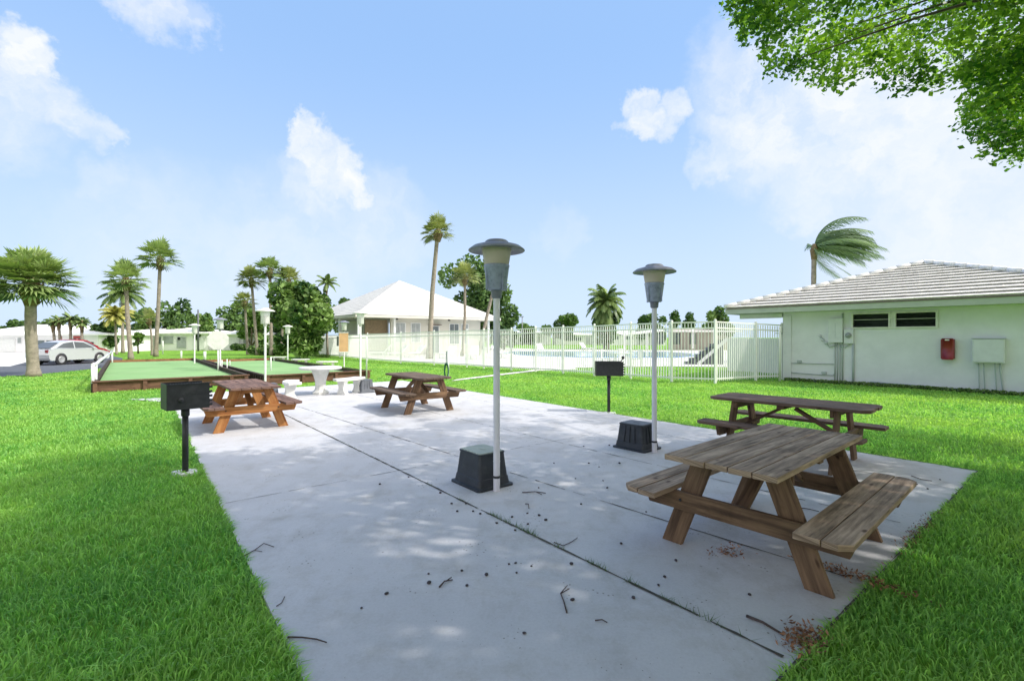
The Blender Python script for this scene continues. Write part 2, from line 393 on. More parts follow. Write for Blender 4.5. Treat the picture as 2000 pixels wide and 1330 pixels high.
# air brightening towards the horizon, thin high veil
sx = wn.nodes.new('ShaderNodeSeparateXYZ'); wn.links.new(DIR, sx.inputs[0])
hz = wn.nodes.new('ShaderNodeMapRange'); hz.interpolation_type = 'SMOOTHSTEP'; hz.inputs['From Min'].default_value = .62; hz.inputs['From Max'].default_value = -.02
hz.inputs['To Min'].default_value = .80; hz.inputs['To Max'].default_value = .95; wn.links.new(sx.outputs[2], hz.inputs['Value'])
def wmix(f, a, b_):
    n = wn.nodes.new('ShaderNodeMix'); n.data_type = 'RGBA'
    for i, v in ((0, f), (6, a), (7, b_)):
        if isinstance(v, (int, float)): n.inputs[i].default_value = v
        elif isinstance(v, tuple): n.inputs[i].default_value = (*v, 1)
        else: wn.links.new(v, n.inputs[i])
    return n.outputs[2]
K = 1/.12
vg = wn.nodes.new('ShaderNodeMapRange'); vg.interpolation_type = 'SMOOTHSTEP'; vg.inputs['From Min'].default_value = 0; vg.inputs['From Max'].default_value = .55; wn.links.new(sx.outputs[2], vg.inputs['Value'])
veil = wmix(vg.outputs[0], (.58*K, .72*K, .92*K), (.33*K, .545*K, .92*K))
base = wmix(hz.outputs[0], sky.outputs[0], veil)
rt = wn.nodes.new('ShaderNodeMapRange'); rt.interpolation_type = 'SMOOTHSTEP'; rt.inputs['From Min'].default_value = .35; rt.inputs['From Max'].default_value = .75; rt.inputs['To Max'].default_value = .6; wn.links.new(sx.outputs[0], rt.inputs['Value'])
base = wmix(rt.outputs[0], base, (.64*K, .72*K, .85*K))
full = wmix(cloud, base, (.84*K, .85*K, .89*K))
# unseen bright cloud round the sun and behind the viewer, added for fill light
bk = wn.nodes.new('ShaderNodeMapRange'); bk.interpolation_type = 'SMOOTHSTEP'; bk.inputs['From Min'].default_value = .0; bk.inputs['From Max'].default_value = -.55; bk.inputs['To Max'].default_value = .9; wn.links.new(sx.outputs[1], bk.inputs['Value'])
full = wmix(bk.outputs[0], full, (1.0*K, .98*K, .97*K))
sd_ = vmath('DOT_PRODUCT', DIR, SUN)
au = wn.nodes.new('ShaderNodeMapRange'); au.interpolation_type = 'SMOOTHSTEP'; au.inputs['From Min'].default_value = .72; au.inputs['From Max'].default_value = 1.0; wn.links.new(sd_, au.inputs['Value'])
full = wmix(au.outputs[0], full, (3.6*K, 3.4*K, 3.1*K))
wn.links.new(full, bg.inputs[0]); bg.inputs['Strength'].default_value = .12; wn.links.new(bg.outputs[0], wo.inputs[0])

sl = bpy.data.lights.new('sun', 'SUN'); sl.energy = 2.9; sl.angle = R(.53); sl.color = (1, .955, .88)
so = bpy.data.objects.new('sun', sl); COL.objects.link(so); so.rotation_euler = SUN.to_track_quat('Z', 'Y').to_euler()
cam = bpy.data.cameras.new('camera'); co = bpy.data.objects.new('camera', cam); COL.objects.link(co); sc.camera = co
co.location = (0, 0, H); co.rotation_euler = (R(90), 0, 0); cam.sensor_width = 36; cam.lens = F/2000*36; cam.shift_y = -(665-HZ)/2000; cam.clip_end = 2000; cam.clip_start = .05
sc.view_settings.view_transform = 'Standard'; sc.view_settings.look = 'None'; sc.view_settings.exposure = 0.27
sc.render.engine = 'CYCLES'

# ------------------------------------------------------------ ground
b = MB(); b.face([(-700, -60, 0), (700, -60, 0), (700, 900, 0), (-700, 900, 0)])
tag(struct(b.build('lawn', 'lawn')), 'bright green lawn spreading all around the patio', 'lawn')
PA, PB, PC = G(328, 774), G(786, 745), G(1910, 925)
PE = G(901, 2002)
ZP = .035
patio_poly = [PE, PC, PB, PA]
sheet('patio', patio_poly, ZP, 'patio', .1)
u_ = (PA-PE); UL = u_.length; u_.normalize(); v_ = (PC-PE); VL = v_.length; v_.normalize()
def PP(v, u): return PE+u_*u+v_*v
# joints: worn dark cuts with uneven width
def joint(p0, p1, wd, seed, gaps=.25):
    r_ = random.Random(seed); b = MB(); d = (p1-p0); L = d.length; d.normalize(); s = Vector((-d.y, d.x, 0)); t = 0; z = ZP+.004
    pa = None; off = 0
    while t < L:
        step = r_.uniform(.04, .12); t2 = min(L, t+step)
        wv = wd*r_.uniform(.35, 1.5)
        off = off*.8+r_.uniform(-.002, .002)
        pb = (p0+d*t2+s*(off+wv/2), p0+d*t2+s*(off-wv/2))
        if pa and r_.random() > gaps*.35: b.face([(pa[0].x, pa[0].y, z), (pb[0].x, pb[0].y, z), (pb[1].x, pb[1].y, z), (pa[1].x, pa[1].y, z)][::-1])
        pa = pb; t = t2
    return struct(b.build('patio_joint', 'joint'))
def seg(a, c):
    a = G(*a); c = G(*c)
    def hit(q0, q1):
        d = c-a; e = q1-q0; den = d.x*e.y-d.y*e.x; t = ((q0.x-a.x)*e.y-(q0.y-a.y)*e.x)/den; return a+d*t
    return hit(PE, PC), hit(PA, PB)
JA, JB = seg((645, 857), (1535, 1299))
joint(JA, JB, .020, 1, .1)
for q, wd_, sd__, gp in ((((705, 836), (1640, 1133)), .012, 2, .5), (((900, 822), (1770, 1032)), .010, 3, .6)):
    a, c = seg(*q); joint(a, c, wd_, sd__, gp)
joint(PP(6.1, 0.02), PP(6.1, UL-.02), .008, 4, .9)
for u in (4.3, 8.6, 12.4): joint(PP(0, u), PP(VL, u), .007, int(u*10), .9)
# soil line round the slab
def edge_soil(p0, p1, seed):
    r_ = random.Random(seed); b = MB(); d = (p1-p0); L = d.length; d.normalize(); s = Vector((d.y, -d.x, 0)); n = int(L/.08)
    pts = [(p0+d*(L*i/n), r_.uniform(.0, .014)) for i in range(n+1)]
    for (a, wa), (c, wc) in zip(pts, pts[1:]):
        b.face([(a.x+s.x*wa, a.y+s.y*wa, ZP-.002+.008), (c.x+s.x*wc, c.y+s.y*wc, ZP+.006), (c.x-s.x*wc*.4, c.y-s.y*wc*.4, ZP+.006), (a.x-s.x*wa*.4, a.y-s.y*wa*.4, ZP+.006)])
    struct(b.build('edge_soil', 'joint'))
edge_soil(PE, PC, 5); edge_soil(PC, PB, 6)
# road, driveway, path, pool deck
sheet('parking_lot', [G(-700, 760), G(-120, 742), G(60, 733), G(232, 716), G(240, 700), G(205, 692), G(60, 691), G(-400, 691)], .012, 'asphalt')
sheet('driveway', [G(-420, 722), G(20, 716), G(62, 705), G(130, 692), G(120, 689), G(-420, 689)], .018, 'drive')
sheet('footpath', [G(882, 745), G(893, 741.5), G(1046, 722.5), G(1120, 718), G(1128, 722), G(1050, 725)], .02, 'deck')
sheet('pool_deck', [G(600, 690), G(760, 702), G(860, 711), G(950, 716), G(1052, 721), G(1130, 718.5), G(1300, 716), G(1410, 717), G(1500, 722), G(1600, 722), G(1650, 690), G(1560, 684), G(1300, 684), G(1050, 682), G(900, 676), G(560, 676)], .016, 'deck')
pool = sheet('pool_water', [G(985, 690.5), G(1040, 694.5), G(1150, 697.5), G(1320, 697.5), G(1385, 693), G(1300, 688), G(1010, 687)], .03, 'water')
sheet('pool_edge', [G(975, 690.5), G(1036, 695.5), G(1150, 699), G(1322, 699), G(1395, 693), G(1300, 687.4), G(1005, 686.4)], .024, 'coping')
sheet('concrete_pad', [G(250, 781), G(322, 778), G(330, 784), G(318, 786)], .02, 'patio')
EXCL = [patio_poly]

# ------------------------------------------------------------ picnic tables
def picnic_table(label, loc, rz, mt, ml, seed, tv=0):
    random.seed(seed)
    t = thing('picnic_table', label, 'picnic table', (loc[0], loc[1], ZP), rz, 'wooden picnic tables on the patio')
    HL = .93; zt = .75
    wd = .146; gap = .006
    b = MB()
    for i in range(5):
        y = (i-2)*(wd+gap); e = random.uniform(-.008, .008)
        b.beam((-HL+e, y, zt-.019+random.uniform(-.002, .002)), (HL+e, y, zt-.019), wd, .038,
               clip=.07 if i in (0, 4) and tv else 0, clip_side=1 if i == 0 else -1)
    b.build('tabletop', mt, t, .004)
    for sgn in (-1, 1):
        b = MB()
        for k in range(2):
            y = sgn*(.525+k*.146+.0)
            cs = None
            if k == 1: cs = -1 if sgn > 0 else 1
            b.beam((-HL, y, .435+random.uniform(-.002, .002)), (HL, y, .435), .140, .038, clip=.06 if k == 1 else 0, clip_side=cs)
        b.build('seat', mt, t, .004)
    for ex in (-1, 1):
        x = ex*.60
        for sy in (-1, 1):
            b = MB()
            p0 = Vector((x, sy*.50, -.0)); p1 = Vector((x, sy*.235, zt-.042)); d = (p1-p0).normalized()
            # flat-cut leg: sheared board
            hw = .075; dx = .02
            P = []
            for (pt, zz) in ((p0, 0), (p1, zt-.039)):
                for a, c in ((-hw*1.06, -dx), (hw*1.06, -dx), (hw*1.06, dx), (-hw*1.06, dx)): P.append(Vector((pt.x+c, pt.y+a, zz)))
            o = random.random()*7
            q = [(0, 1, 5, 4), (1, 2, 6, 5), (2, 3, 7, 6), (3, 0, 4, 7), (3, 2, 1, 0), (4, 5, 6, 7)]
            for f in q:
                uvs = [(P[k].z+o, P[k].y*1.0+P[k].x*1.0+o-(P[k].z*(-sy*.35))) for k in f]; b.face([P[k] for k in f], uvs)
            b.build('leg', ml, t, .003)
        b = MB(); b.beam((x+ex*.041, -.72, .352), (x+ex*.041, .72, .352), .038, .135, clip=0)
        # taper the ends of the crosspiece
        for i, p in enumerate(b.v):
            if abs(p[1]) > .7 and p[2] < .3: b.v[i] = (p[0], p[1]*.93, p[2])
        b.build('crosspiece', ml, t, .003)
        b = MB(); b.beam((x-ex*.041, -.34, zt-.084), (x-ex*.041, .34, zt-.084), .038, .088); b.build('top_batten', ml, t, .003)
        b = MB(); b.beam((ex*.07, 0, zt-.10), (x-ex*.03, 0, .36), .088, .036, up=(0, 0, 1)); b.build('diagonal_brace', ml, t, .003)
    b = MB(); b.beam((0, -.34, zt-.062), (0, .34, zt-.062), .088, .044); b.build('centre_batten', ml, t, .003)
    for ex in (-1, 1):
        for sy in (-1, 1):
            for zz, yy in ((.36, .40),):
                b = MB(); c = Vector((ex*.663, sy*yy, zz)); b.lathe([(0, 0), (.011, 0), (.011, .004), (0, .006)], 8, (0, 0, 0))
                n = 8*4
                for k in range(len(b.v)-n, len(b.v)):
                    p = b.v[k]; b.v[k] = (c.x+ex*p[2], c.y+p[0], c.z+p[1])
                b.build('bolt', 'black', t)
    return t
picnic_table('weathered grey brown picnic table nearest the camera at right', (2.03, 3.72), A2+R(2), 'woodtop', 'woodleg', 11)
picnic_table('dark brown picnic table with clipped corners by the patio grass edge', (3.66, 6.28), A1+R(3), 'wooddark', 'wooddarkleg', 12, 1)
picnic_table('mid brown picnic table standing alone beyond the centre lamp', (-2.10, 10.5), A1-R(2), 'woodmid', 'woodmidleg', 13, 1)
picnic_table('orange brown picnic table standing beside the left grill', (-4.84, 8.62), A1+R(1), 'woodred', 'woodorange', 14)

# ------------------------------------------------------------ lamps
def lamp(px, py, label, mats=('pole', 'lampgrey', 'shade', 'housing'), hgt=2.62, straps=False):
    p = G(px, py); s = hgt/2.62
    t = thing('lamp_post', label, 'lamp post', (p.x, p.y, ZP if p.y < 13 else 0), 0, 'garden lamp posts')
    b = MB(); b.lathe([(.034, 0), (.034, 1.985*s)], 20)
    if straps:
        b.lathe([(.0355, .30), (.0365, .305), (.0355, .31)], 20)
    b.build('pole', mats[0], t)
    if straps:
        b = MB(); b.lathe([(.036, .135), (.039, .137), (.039, .158), (.036, .16)], 20); b.build('strap', 'black', t)
    z = 1.98*s
    b = MB(); b.lathe([(.0, z), (.04, z), (.052, z+.01), (.058, z+.075), (.062, z+.08), (0, z+.082)], 24); b.build('collar', mats[1], t)
    z += .08
    b = MB(); b.lathe([(0, z), (.09, z+.004), (.096, z+.012), (.100, z+.02), (.128, z+.235), (.133, z+.242), (.133, z+.262), (.128, z+.266), (0, z+.266)], 32)
    for k in range(4):
        a = k*math.pi/2+.6
        b.box((math.cos(a)*.119, math.sin(a)*.119, z+.13), (.018, .012, .25), a)
    b.build('housing', mats[3], t)
    z += .266
    b = MB(); b.lathe([(.124, z), (.130, z+.02), (.152, z+.155), (.156, z+.185)], 32); b.build('lamp_shade', mats[2], t)
    z += .165
    b = MB(); b.lathe([(.12, z), (.165, z+.006), (.24, z-.004), (.285, z-.026), (.292, z-.02), (.289, z-.01), (.24, z+.026), (.17, z+.046), (.125, z+.054), (.118, z+.075), (.10, z+.088), (0, z+.094)], 40); b.build('hat', mats[1], t)
    return t
wl = ('white', 'whiteconc', 'white', 'whiteconc')
lamp(970, 965, 'tallest lamp post in the photo with blue grey hat, standing on open patio', straps=True)
lamp(1278, 888, 'blue grey hatted lamp post beside the picnic tables on the right', straps=True)
lamp(518, 756, 'all white lamp post behind the orange brown picnic table', wl, 2.58)
lamp(704, 742, 'white lamp post standing by the right white bench', wl, 2.66)
lamp(430, 728, 'lamp post behind the white round sign between the two courts', ('white', 'lampgrey', 'white', 'whiteconc'), 2.5)
lamp(562, 710, 'slim white lamp post in front of the big leafy bush', wl, 2.3)
lamp(380, 716, 'far white lamp post beside the left court', wl, 2.3)
lamp(672, 717, 'lamp post behind the tan notice board by the pool fence', ('white', 'lampgrey', 'white', 'whiteconc'), 2.5)

# valve boxes: tapered black tubs turned over
def tub(label, c, rz, s=1, m='plastic', lid='lid', ribs=True):
    t = thing('ground_box', label, 'utility box', (c[0], c[1], ZP), rz, 'tapered plastic boxes at the lamp posts', s)
    b = MB()
    def ring(hx, hy, z, r=.035):
        P = []
        for sx_, sy_, a0 in ((1, 1, 0), (-1, 1, 90), (-1, -1, 180), (1, -1, 270)):
            for k in range(4):
                a = R(a0+k*30); P.append((sx_*(hx-r)+r*math.cos(a), sy_*(hy-r)+r*math.sin(a), z))
        return P
    rs = [ring(.268, .228, .0), ring(.268, .228, .022), ring(.238, .20, .03), ring(.225, .19, .10), ring(.220, .185, .105), ring(.193, .163, .335), ring(.199, .169, .34), ring(.199, .169, .352), ring(.188, .158, .354)]
    v = [p for r_ in rs for p in r_]; n = 16
    f = [(k*n+i, k*n+(i+1) % n, (k+1)*n+(i+1) % n, (k+1)*n+i) for k in range(len(rs)-1) for i in range(n)]
    b.mesh(v, f)
    for sx_ in (-1, 1) if ribs else ():
        for k in (-1, 0, 1):
            b.beam((sx_*.229, k*.08, .1), (sx_*.199, k*.065, .33), .010, .010, up=(sx_, 0, 0))
            b.beam((k*.09, sx_*.195, .1), (k*.072, sx_*.169, .33), .010, .010, up=(0, sx_, 0))
    b.build('body', m, t)
    b = MB(); b.prism([(p[0], p[1]) for p in ring(.186, .156, 0)], .345, .362); b.prism([(-.05, -.012), (.05, -.012), (.05, .012), (-.05, .012)], .362, .366); b.build('lid', lid, t)
    return t
LP1 = G(970, 965); LP2 = G(1278, 888)
tub('black plastic box with pale green lid at foot of the tallest lamp post', (LP1.x-.17, LP1.y+.27), A1, 1.02, 'plastic', 'lid', False)
tub('black plastic box with black lid at foot of the lamp near the picnic tables', (LP2.x-.17, LP2.y+.27), A1+.05, 1.0, 'plastic', 'greyplastic')
p = G(712, 768); tub('grey plastic box beside the right white bench', (p.x, p.y), A1, 1.0, 'greyplastic', 'greyplastic')
p = G(534, 776); tub('dark grey box half hidden behind the orange brown table', (p.x-.1, p.y), A1, .95, 'greyplastic', 'greyplastic')

# ------------------------------------------------------------ grills
def grill(label, px, py, rz, w_=.47, hgt=.76, knob=False):
    p = G(px, py)
    t = thing('park_grill', label, 'grill', (p.x, p.y, 0), rz, 'pedestal charcoal grills')
    b = MB(); b.lathe([(0, 0), (.033, 0), (.033, hgt-.01), (0, hgt-.01)], 16); b.lathe([(.034, hgt-.10), (.044, hgt-.09), (.044, hgt-.02), (.03, hgt-.01)], 16); b.build('post', 'black', t)
    z0, z1 = hgt, hgt+.30; d_ = .31; th = .006; hw = w_/2
    b = MB()
    b.box((0, 0, z0+th/2), (w_, d_, th)); b.box((0, d_/2, (z0+z1)/2), (w_, th, z1-z0)); b.box((0, -d_/2, (z0+z1)/2+.0), (w_, th, z1-z0))
    b.box((-hw, 0, (z0+z1)/2), (th, d_-th*2.2, z1-z0-.002)); 
    # notched right side
    n = 5
    for k in range(n):
        zz = z0+.02+k*.052
        b.box((hw+.014, -d_/2+.004, zz+.016), (.034, .008, .026)); b.box((hw+.014, d_/2-.004, zz+.016), (.034, .008, .026))
    b.box((hw-.003, 0, z0+.05), (th, d_-.02, .09))
    b.box((0, -d_/2-.006, z1-.004), (w_+.02, .012, .012))
    b.build('firebox', 'black', t)
    b = MB()
    for k in range(14): b.box((-hw+.03+k*(w_-.06)/13, 0, z1-.02), (.007, d_-.03, .007))
    b.box((0, -d_/2+.02, z1-.021), (w_-.02, .008, .009)); b.box((0, d_/2-.02, z1-.021), (w_-.02, .008, .009))
    b.build('grate', 'black', t)
    b = MB()
    if knob:
        b.tube([(hw-.04, 0, z1-.02), (hw+.01, 0, z1+.05)], .010, 8); b.lathe([(0, -.035), (.02, -.03), (.034, 0), (.03, .025), (0, .04)], 12, (hw+.02, 0, z1+.08))
        b.tube([(hw-.06, -.1, z0+.01), (hw-.055, -.1, z0-.07)], .006, 6)
    else:
        b.lathe([(.0, 0), (.028, 0), (.030, .02), (.012, .024), (0, .026)], 12)
        for k in range(len(b.v)): q = b.v[k]; b.v[k] = (-hw+.13+q[0], -d_/2-.012-q[2], z0+.11+q[1])
        for k in range(9): b.box((-hw+.16+k*.033, -d_/2-.006, z0+.175), (.014, .006, .008))
    b.build('handle', 'black', t)
    return t
grill('black park grill with notched edge standing at the left patio edge', 362, 925, R(47), .42, .78)
grill('black park grill with round knob standing before the pool fence', 1189, 807, R(-4), .56, .80, True)
for (px, py) in ((362, 925), (1189, 808)):
    p = G(px, py); b = MB(); b.prism([(p.x+.16*math.cos(a*math.pi/5)*random.uniform(.8, 1.1), p.y+.13*math.sin(a*math.pi/5)) for a in range(10)], 0, .028); struct(b.build('footing', 'whiteconc'))

# ------------------------------------------------------------ concrete table and benches
def conc_table():
    p = G(626, 772)
    t = thing('concrete_table', 'white cast concrete pedestal table standing between two white benches', 'table', (p.x, p.y, ZP), .2)
    b = MB(); b.lathe([(0, .685), (.50, .685), (.55, .70), (.56, .72), (.555, .745), (.54, .755), (0, .757)], 40); b.build('tabletop', 'whiteconc', t)
    b = MB(); b.lathe([(0, 0), (.22, 0), (.225, .06), (.19, .09), (.15, .13), (.135, .22), (.15, .38), (.19, .52), (.235, .63), (.25, .685)], 8, smooth=False); b.build('pedestal', 'whiteconc', t)
conc_table()
def conc_bench(label, px, py, rz, L=.78, s=1.0, far=False):
    p = G(px, py)
    t = thing('concrete_bench', label, 'bench', (p.x, p.y, 0 if far else ZP), rz, 'white cast concrete benches', s)
    b = MB(); n = 8; W = .34; rad = 1.1; inn = []; outr = []
    for i in range(n+1):
        a = (i/n-.5)*L/rad; inn.append(((rad-W/2)*math.sin(a), rad-(rad-W/2)*math.cos(a))); outr.append(((rad+W/2)*math.sin(a), rad-(rad+W/2)*math.cos(a)))
    b.prism(outr+inn[::-1], .37, .44); b.build('seat', 'whiteconc', t, .012)
    for sx_ in (-1, 1):
        b = MB(); x = sx_*L*.29
        pr = [(.15, 0), (.155, .05), (.11, .10), (.09, .2), (.12, .31), (.15, .37)]
        for (a, za), (c, zc) in zip(pr, pr[1:]):
            v = [(x-.06, -a, za), (x+.06, -a, za), (x+.06, a, za), (x-.06, a, za), (x-.06, -c, zc), (x+.06, -c, zc), (x+.06, c, zc), (x-.06, c, zc)]
            b.mesh(v, [(0, 1, 5, 4), (1, 2, 6, 5), (2, 3, 7, 6), (3, 0, 4, 7)])
        b.build('leg', 'whiteconc', t)
    return t
conc_bench('white curved bench left of the concrete pedestal table', 566, 781, R(-62), .95, 1.02)
conc_bench('white curved bench right of the concrete pedestal table', 684, 771, R(62), .95, 1.0)
conc_bench('small white bench behind the concrete pedestal table, beside the right court', 639, 723, R(20), .9, 1, True)
conc_bench('small white bench farthest away beside the right court', 545, 710, R(10), .9, .95, True)
conc_bench('small white bench between the slim lamp post and the pool fence, beside right court', 588, 716, R(14), .9, .95, True)

# ------------------------------------------------------------ bocce courts
def court(label, c0, wdt, lng, ang1):
    """c0 near-left corner; local x = width (D2), y = length (D1)"""
    t = thing('bowling_court', label, 'court', (c0.x, c0.y, 0), ang1-math.pi/2, 'timber edged bowling courts')
    hb = .30
    b = MB(); b.box((wdt/2, lng/2, .085), (wdt-.1, lng-.1, .17)); b.build('playing_surface', 'carpet', t)
    b = MB(); b.beam((0, .02, hb/2+.01), (wdt, .02, hb/2+.01), .05, hb-.02); b.beam((-.06, .0, hb+.018), (wdt+.06, .0, hb+.018), .16, .036)
    k = 0
    while k*1.15 < wdt: b.box((min(k*1.15+.02, wdt-.04), -.045, .14), (.10, .07, .28)); k += 1
    b.box((wdt-.05, -.045, .14), (.10, .07, .28)); b.build('front_board', 'timber', t)
    b = MB(); b.beam((0, lng, hb/2), (wdt, lng, hb/2), .06, hb); b.build('back_board', 'timberred', t)
    for x, s_ in ((0, -1), (wdt, 1)):
        b = MB(); b.beam((x, .06, hb/2-.01), (x, lng-.04, hb/2-.01), .05, hb-.02)
        n = int(lng/.36)
        for i in range(n): b.box((x+s_*.05, .2+i*.36, .13), (.05, .12, .26))
        b.beam((x, .09, hb+.012), (x, lng-.05, hb+.012), .12, .024)
        b.build('side_board', 'timberdark', t)
    return t
c1 = G(184, 767); court('timber edged green court at far left beside the white handrail', c1, 3.95, 17.0, A1)
c2 = G(521, 752); court('timber edged green court behind the white table and benches', c2, 3.6, 14.8, A1+R(1))
# handrail, posts, scoreboards
def rail(label, pts, h0, name='handrail'):
    t = thing(name, label, 'handrail', (pts[0].x, pts[0].y, 0))
    o = pts[0]
    b = MB(); b.tube([(p.x-o.x, p.y-o.y, h0) for p in pts], .045, 8); b.build('rail', 'white', t)
    for p in pts:
        b = MB(); b.tube([(p.x-o.x, p.y-o.y, 0), (p.x-o.x, p.y-o.y, h0-.02)], .04, 8); b.build('post', 'white', t)
rail('white tube handrail along the left side of the far left court', [G(181, 765), G(187, 762), G(219, 714)], .80)
def post(label, px, py, h, r=.04, name='marker_post'):
    p = G(px, py); b = MB(); b.lathe([(0, 0), (r, 0), (r, h-.02), (r*.7, h), (0, h)], 10); o = b.build(name, 'white', None); o.location = (p.x, p.y, 0)
    return tag(o, label, 'post')
post('short white post behind the far right corner of the left court', 354, 703, .62, .06)
post('short white post at the far left corner of the right court', 400, 704, .62, .09)
post('thin white post inside the right court beside the all white lamp', 529, 731, .75, .03)
post('thin white post beyond the left court near the palm trunks', 318, 692, 1.25, .06)
post('thin tall white post just right of the lamp by the white bench', 716, 741, 1.62, .028)
post('thin dark shadowed post beside the scoring frame of the courts', 449, 727, .55, .02)
p = G(438, 731)
t = thing('scoring_frame', 'small white frame standing between the two courts', 'frame', p)
b = MB(); b.tube([(-.1, 0, 0), (-.1, 0, .62)], .02); b.build('upright', 'white', t)
b = MB(); b.tube([(.12, 0, 0), (.12, 0, .66)], .02); b.build('upright', 'white', t)
b = MB(); b.box((.01, 0, .5), (.2, .02, .02)); b.build('crossbar', 'white', t)
# signs
p = G(428, 731)
t = thing('round_sign', 'plain white octagonal sign on a white post between the courts', 'sign', (p.x+.03, p.y-.12, 0), R(24))
b = MB(); b.tube([(0, 0, 0), (0, 0, 1.2)], .03); b.build('post', 'white', t)
b = MB()
n = 8; ri = [(.43*math.cos(R(22.5+45*i)), .43*math.sin(R(22.5+45*i))) for i in range(n)]
fr = [(x, -.04, 1.47+z) for x, z in ri]; bk = [(x, -.02, 1.47+z) for x, z in ri]
b.face(fr); b.face(bk[::-1])
for i in range(n): j = (i+1) % n; b.face([fr[i], bk[i], bk[j], fr[j]])
b.build('plate', 'whiteconc', t)
p = G(672, 719)
t = thing('notice_board', 'tan wooden notice board hung on a white post before the pool fence', 'sign', (p.x, p.y-.1, 0), R(14))
b = MB(); b.box((.02, -.05, 1.34), (.44, .03, 1.0)); b.build('board', 'tan', t)
b = MB(); b.box((-.27, -.05, 1.4), (.10, .05, .5)); b.build('side_box', 'slat', t)
b = MB(); b.box((.02, -.072, 1.84), (.48, .02, .04)); b.box((.02, -.072, .84), (.48, .02, .04)); b.build('frame', 'whiteconc', t)
# hose post
p = G(872, 742)
t = thing('hose_stand', 'green hose bundle hanging on a white stand pipe at lawn edge', 'hose', p)
b = MB(); b.tube([(.07, 0, 0), (.07, 0, 1.1)], .03); b.build('stand_pipe', 'white', t)
b = MB(); b.tube([(0, 0, .55), (-.01, 0, .62), (0, 0, 1.08)], .018)
for k in range(7):
    a0 = k*.9; P = []
    for i in range(17):
        a = i/16*2*math.pi; P.append((-.0+.075*math.cos(a)+.01*math.sin(k*2.1), (.02*(k-3)), .34+.27*math.sin(a)+.02*math.cos(k)))
    b.tube(P, .02, 6, False)
b.build('hose', 'hose', t)

# ------------------------------------------------------------ pool fence
def fence():
    base = [(606, 692.3), (664, 698), (718, 704.5), (783, 710), (848, 713), (912, 717), (945, 720), (999, 724), (1046, 726), (1100, 730), (1161, 734), (1232, 739.5), (1312, 746), (1397, 749), (1476, 743.5), (1527, 742)]
    top = [655, 654, 652, 650, 647, 645, 644, 642.5, 640, 638, 635.5, 632, 629, 627, 631, 634]
    P = [G(x, y) for x, y in base]
    Hs = [H+(HZ-tp)/F*p.y for tp, p in zip(top, P)]
    Hs = [min(h, 2.22) for h in Hs]
    t = thing('pool_fence', 'white metal picket fence running round the pool deck', 'fence', (P[8].x, P[8].y, 0)); o = t.location.copy()
    for i, (p, h) in enumerate(zip(P, Hs)):
        b = MB(); q = p-o; b.box((q.x, q.y, (h+.03)/2), (.07, .07, h+.03), .3); b.lathe([(.045, 0), (.045, .02), (0, .045)], 4, (q.x, q.y, h+.03), False); b.build('post', 'fence', t)
    for i in range(len(P)-1):
        a, c = P[i]-o, P[i+1]-o; ha, hc = Hs[i], Hs[i+1]; L = (c-a).length; b = MB()
        n = max(4, int(L/.105)); d = (c-a).normalized(); ang = math.atan2(d.y, d.x)
        for k in range(1, n):
            f = k/n; q = a.lerp(c, f); h = ha+(hc-ha)*f
            b.box((q.x, q.y, (h-.10+.06)/2+.03), (.026, .026, h-.16), ang)
        for za, zc in ((ha-.03, hc-.03), (ha-.24, hc-.24), (.16, .16)):
            b.beam((a.x, a.y, za), (c.x, c.y, zc), .032, .045)
        b.build('picket_panel', 'fence', t)
fence()
# gate post pair at building end
post('slim white fence end post against the pale mint wall', 1523, 745, 2.0, .04, 'gate_post')

# ------------------------------------------------------------ roofs
def hip_roof(parent, ox, oy, S, zE, zP, n, mat, step, sizes=None, capmat='cap', caps=True):
    """pyramid hip roof, square of side S from local (ox,oy); stepped tile courses"""
    cx, cy = ox+S/2, oy+S/2; b = MB()
    for k in range(n):
        f0, f1 = k/n, (k+1)/n
        r0 = S/2*(1-f0); r1 = S/2*(1-f1); z0 = zE+(zP-zE)*f0+step; z1 = zE+(zP-zE)*f1+.004
        lo = [(cx+sx_*r0, cy+sy_*r0, z0) for sx_, sy_ in ((-1, -1), (1, -1), (1, 1), (-1, 1))]
        rb_ = r0-(.07 if step > .02 else .01)
        lob = [(cx+sx_*rb_, cy+sy_*rb_, z0-step-.004) for sx_, sy_ in ((-1, -1), (1, -1), (1, 1), (-1, 1))]
        hi = [(cx+sx_*r1, cy+sy_*r1, z1) for sx_, sy_ in ((-1, -1), (1, -1), (1, 1), (-1, 1))]
        for i in range(4):
            j = (i+1) % 4; b.face([lo[i], lo[j], hi[j], hi[i]]); b.face([lob[i], lob[j], lo[j], lo[i]])
            if step > .02 and i == 0 or step > .02 and i == 3:   # vertical tile joints as tiny gaps
                a, c = Vector(lo[i]), Vector(lo[j]); e, g = Vector(hi[i]), Vector(hi[j]); L = (c-a).length; m_ = int(L/.32)
                for q in range(m_):
                    if random.random() < .45:
                        f = (q+.5*(k % 2)+.1)/m_
                        if .03 < f < .95:
                            p0 = a.lerp(c, f); p1 = p0+(e-a)*.0+Vector(((cx-p0.x)*0, 0, 0)); dn = ((e+g)/2-(a+c)/2); p1 = p0+dn*.95; dd = (c-a).normalized()*.012; up = Vector((0, 0, .006))
                            b.face([p0-dd+up, p0+dd+up, p1+dd+up, p1-dd+up])
    b.build('roof_tiles', mat, parent)
    if caps:
        b = MB()
        for sx_, sy_ in ((-1, -1), (1, -1), (1, 1), (-1, 1)):
            a = Vector((cx+sx_*S/2, cy+sy_*S/2, zE+step+.01)); c = Vector((cx, cy, zP+.05)); m_ = n+2
            for k in range(m_):
                p0 = a.lerp(c, k/m_)+Vector((0, 0, .02)); p1 = a.lerp(c, (k+1.12)/m_)+Vector((0, 0, .012))
                b.tube([p0, p1], [.085, .065], 8)
        b.build('ridge_tiles', capmat, parent)

